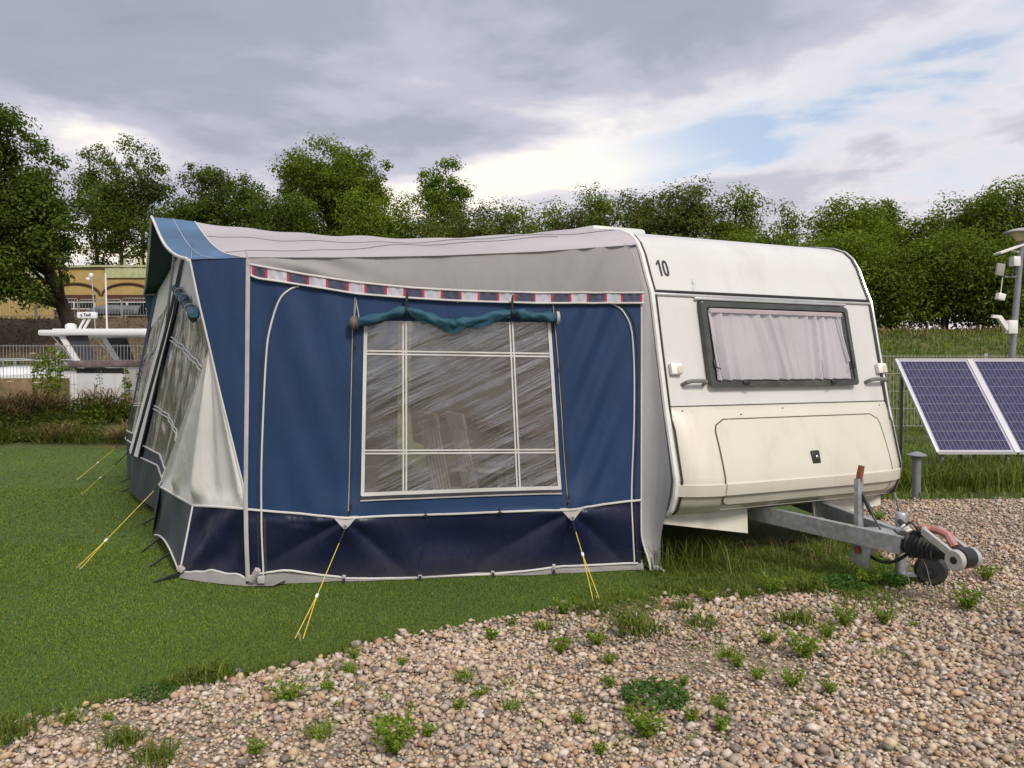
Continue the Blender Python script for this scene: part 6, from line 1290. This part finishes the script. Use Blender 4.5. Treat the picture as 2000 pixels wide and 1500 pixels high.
tall_weed('leafy_weed', 'dark weed at the right corner of the white hut beside the awning', -7.85, 16.2, 1.35-0.1, 5, 40, 'leaf_mid', spread=0.14)
tall_weed('leafy_weed', 'wispy weed rising beside the awning front', -7.75, 16.6, 2.2, 3, 40, 'leaf_olive', 0.06, spread=0.2)
for i, (x, y, h_) in enumerate(((-9.65, 16.0, 1.45), (-8.7, 15.5, 0.95), (-9.25, 15.4, 0.75), (-9.8, 15.3, 0.85), (-10.05, 15.7, 0.9))):
    tall_weed('wild_carrot', ['tallest cream wild carrot flower near the leafy weed', 'cream wild carrot flower in front of the hut lid', 'cream wild carrot flower low beside the leafy weed', 'cream wild carrot flower left of the leafy weed', 'cream wild carrot flower nearest the left edge'][i], x, y, h_, 1 if i else 2, 8, 'leaf_olive', 0.05, True, 0.05, 'wild carrots by the fence')

# weeds standing in the gravel: one thing each, copied from a few kinds
def grass_tuft(name, n, r, h_, mat_):
    x = rng.normal(0, r*0.5, n); y = rng.normal(0, r*0.5, n); return blades(name, x, y, np.zeros(n), h_, 0.0055, 1.1, mat_, kind=None)
def leafy_tuft(name, n, r, h_, mat_, ls):
    a = rng.uniform(0, 2*pi, n); q = np.sqrt(rng.random(n))*r; C = np.stack([q*np.cos(a), q*np.sin(a), 0.008+rng.random(n)*h_*(1-0.5*q/r)], 1); V, F_ = leaves_mesh(C, ls, 0.8); return fast_mesh(name, V, F_, mat_, None, False)
def sprig_tuft(name, nst, r, h_, mat_, ls):
    C = []
    for k in range(nst):
        a = R.uniform(0, 2*pi); tip = Vector((cos(a)*r*R.uniform(.3, 1), sin(a)*r*R.uniform(.3, 1), h_*R.uniform(.5, 1.1)))
        for i in range(14):
            q = (i+1)/14; p = tip*q; p.z = tip.z*(q**0.8); C.append((p.x+R.uniform(-1, 1)*0.008, p.y+R.uniform(-1, 1)*0.008, p.z))
    V, F_ = leaves_mesh(np.array(C), ls, 0.3); return fast_mesh(name, V, F_, mat_, None, False)
kinds = [lambda: grass_tuft('grass_tuft', 130, 0.07, 0.075, MT['grass']), lambda: sprig_tuft('sprig_weed', 26, 0.06, 0.085, MT['weed'], 0.014), lambda: leafy_tuft('leafy_weed', 480, 0.085, 0.05, MT['weeddark'], 0.0155), lambda: sprig_tuft('sprig_weed', 14, 0.038, 0.06, MT['weed'], 0.013), lambda: grass_tuft('grass_tuft', 60, 0.04, 0.055, MT['weed'])]
klab = ['grass tuft growing among the pebbles of the yard', 'bright green sprigged weed growing among the pebbles', 'dark green leafy weed growing among the pebbles', 'little pale green sprig growing among the pebbles', 'small fine grass tuft growing among the pebbles']
# (x, y, kind, scale) on the gravel
WEEDS = [(1240,1240,0,1.5),(1375,1228,0,1.0),(1165,1268,1,1.0),(1095,1280,1,.9),(960,1255,3,1.0),(1190,1302,1,.8),(905,1335,4,1.0),(1280,1372,2,1.35),(1190,1348,3,1.),(1230,1405,3,.9),(1262,1448,1,1.5),(1130,1420,1,.7),(1172,1480,3,.8),(1350,1420,3,1.),(1410,1435,3,1.),(1405,1393,1,.9),(1335,1345,3,.8),(1440,1310,3,1.2),(1480,1335,1,.8),(1548,1348,1,1.1),(1570,1290,1,1.3),(1548,1222,0,1.2),(1650,1228,1,1.1),(1725,1225,1,1.2),(1785,1232,3,.8),(1500,1262,1,1.0),(1615,1250,1,.9),(1620,1360,1,.8),(1890,1196,1,1.6),(1925,1138,1,1.3),(562,1378,1,1.3),(640,1358,3,1.),(683,1320,4,.9),(625,1446,4,1.),(770,1478,1,1.7),(762,1425,3,.8),(836,1445,3,.8),(895,1395,3,.8),(940,1368,1,.7),(785,1305,3,.8),(690,1294,1,.7),(500,1480,3,1.),(240,1455,0,.9),(310,1490,0,.8),(135,1415,4,1.),(210,1420,3,.8),(24,1445,0,1.2),(300,1365,2,.9),(345,1345,0,.9),(395,1330,0,1.2),(1100,1203,1,1.2),(1150,1198,0,.9),(1000,1228,3,.8),(1330,1195,0,.9),(1385,1180,1,1.0),(1450,1170,0,1.1),(1510,1162,1,1.2),(1580,1158,0,1.2),(1650,1150,2,1.3),(1700,1150,1,1.4),(1740,1140,2,1.3),(1420,1290,4,1.),(1060,1235,4,.9),(1715,1020,1,1.2),(1000,1390,4,.7)]
protos = {}
f_, c0 = 1540.0, math.atan(38/1540)
ORD = ['leftmost', 'second from the left', 'third from the left', 'fourth from the left', 'fifth from the left', 'sixth from the left', 'seventh from the left', 'eighth from the left', 'ninth from the left', 'tenth from the left', 'eleventh from the left', 'twelfth from the left', 'thirteenth from the left', 'twelfth from the right', 'eleventh from the right', 'tenth from the right', 'ninth from the right', 'eighth from the right', 'seventh from the right', 'sixth from the right', 'fifth from the right', 'fourth from the right', 'third from the right', 'second from the right', 'rightmost']
klab = ['grass tuft', 'bright green sprigged weed', 'dark green leafy weed', 'little pale green sprig', 'small fine grass tuft']
def place_word(kd, u_):
    xs_ = sorted(w_[0] for w_ in WEEDS if w_[2] == kd); i = xs_.index(u_); n_ = len(xs_)
    if i <= n_//2: return ORD[min(i, 12)]
    return ORD[24-(n_-1-i)]
for (u_, v_, kd, sc) in WEEDS:
    b_ = (750-v_)/f_; ry_, rz_ = cos(c0)+b_*sin(c0), -sin(c0)+b_*cos(c0); tt = -1.5/rz_; x, y = (u_-1000)/f_*tt, ry_*tt
    if kd not in protos: o = protos[kd] = kinds[kd]()
    else: o = protos[kd].copy(); COL.objects.link(o)
    o.location = (x, y, 0.012); o.rotation_euler = (0, 0, R.uniform(0, 6.28)); s_ = sc*R.uniform(1.1, 1.4); o.scale = (s_, s_, s_*R.uniform(0.7, 0.95))
    tag(o, '%s in the gravel, %s of its kind' % (klab[kd], place_word(kd, u_)), 'weed', klab[kd] + 's in the gravel')
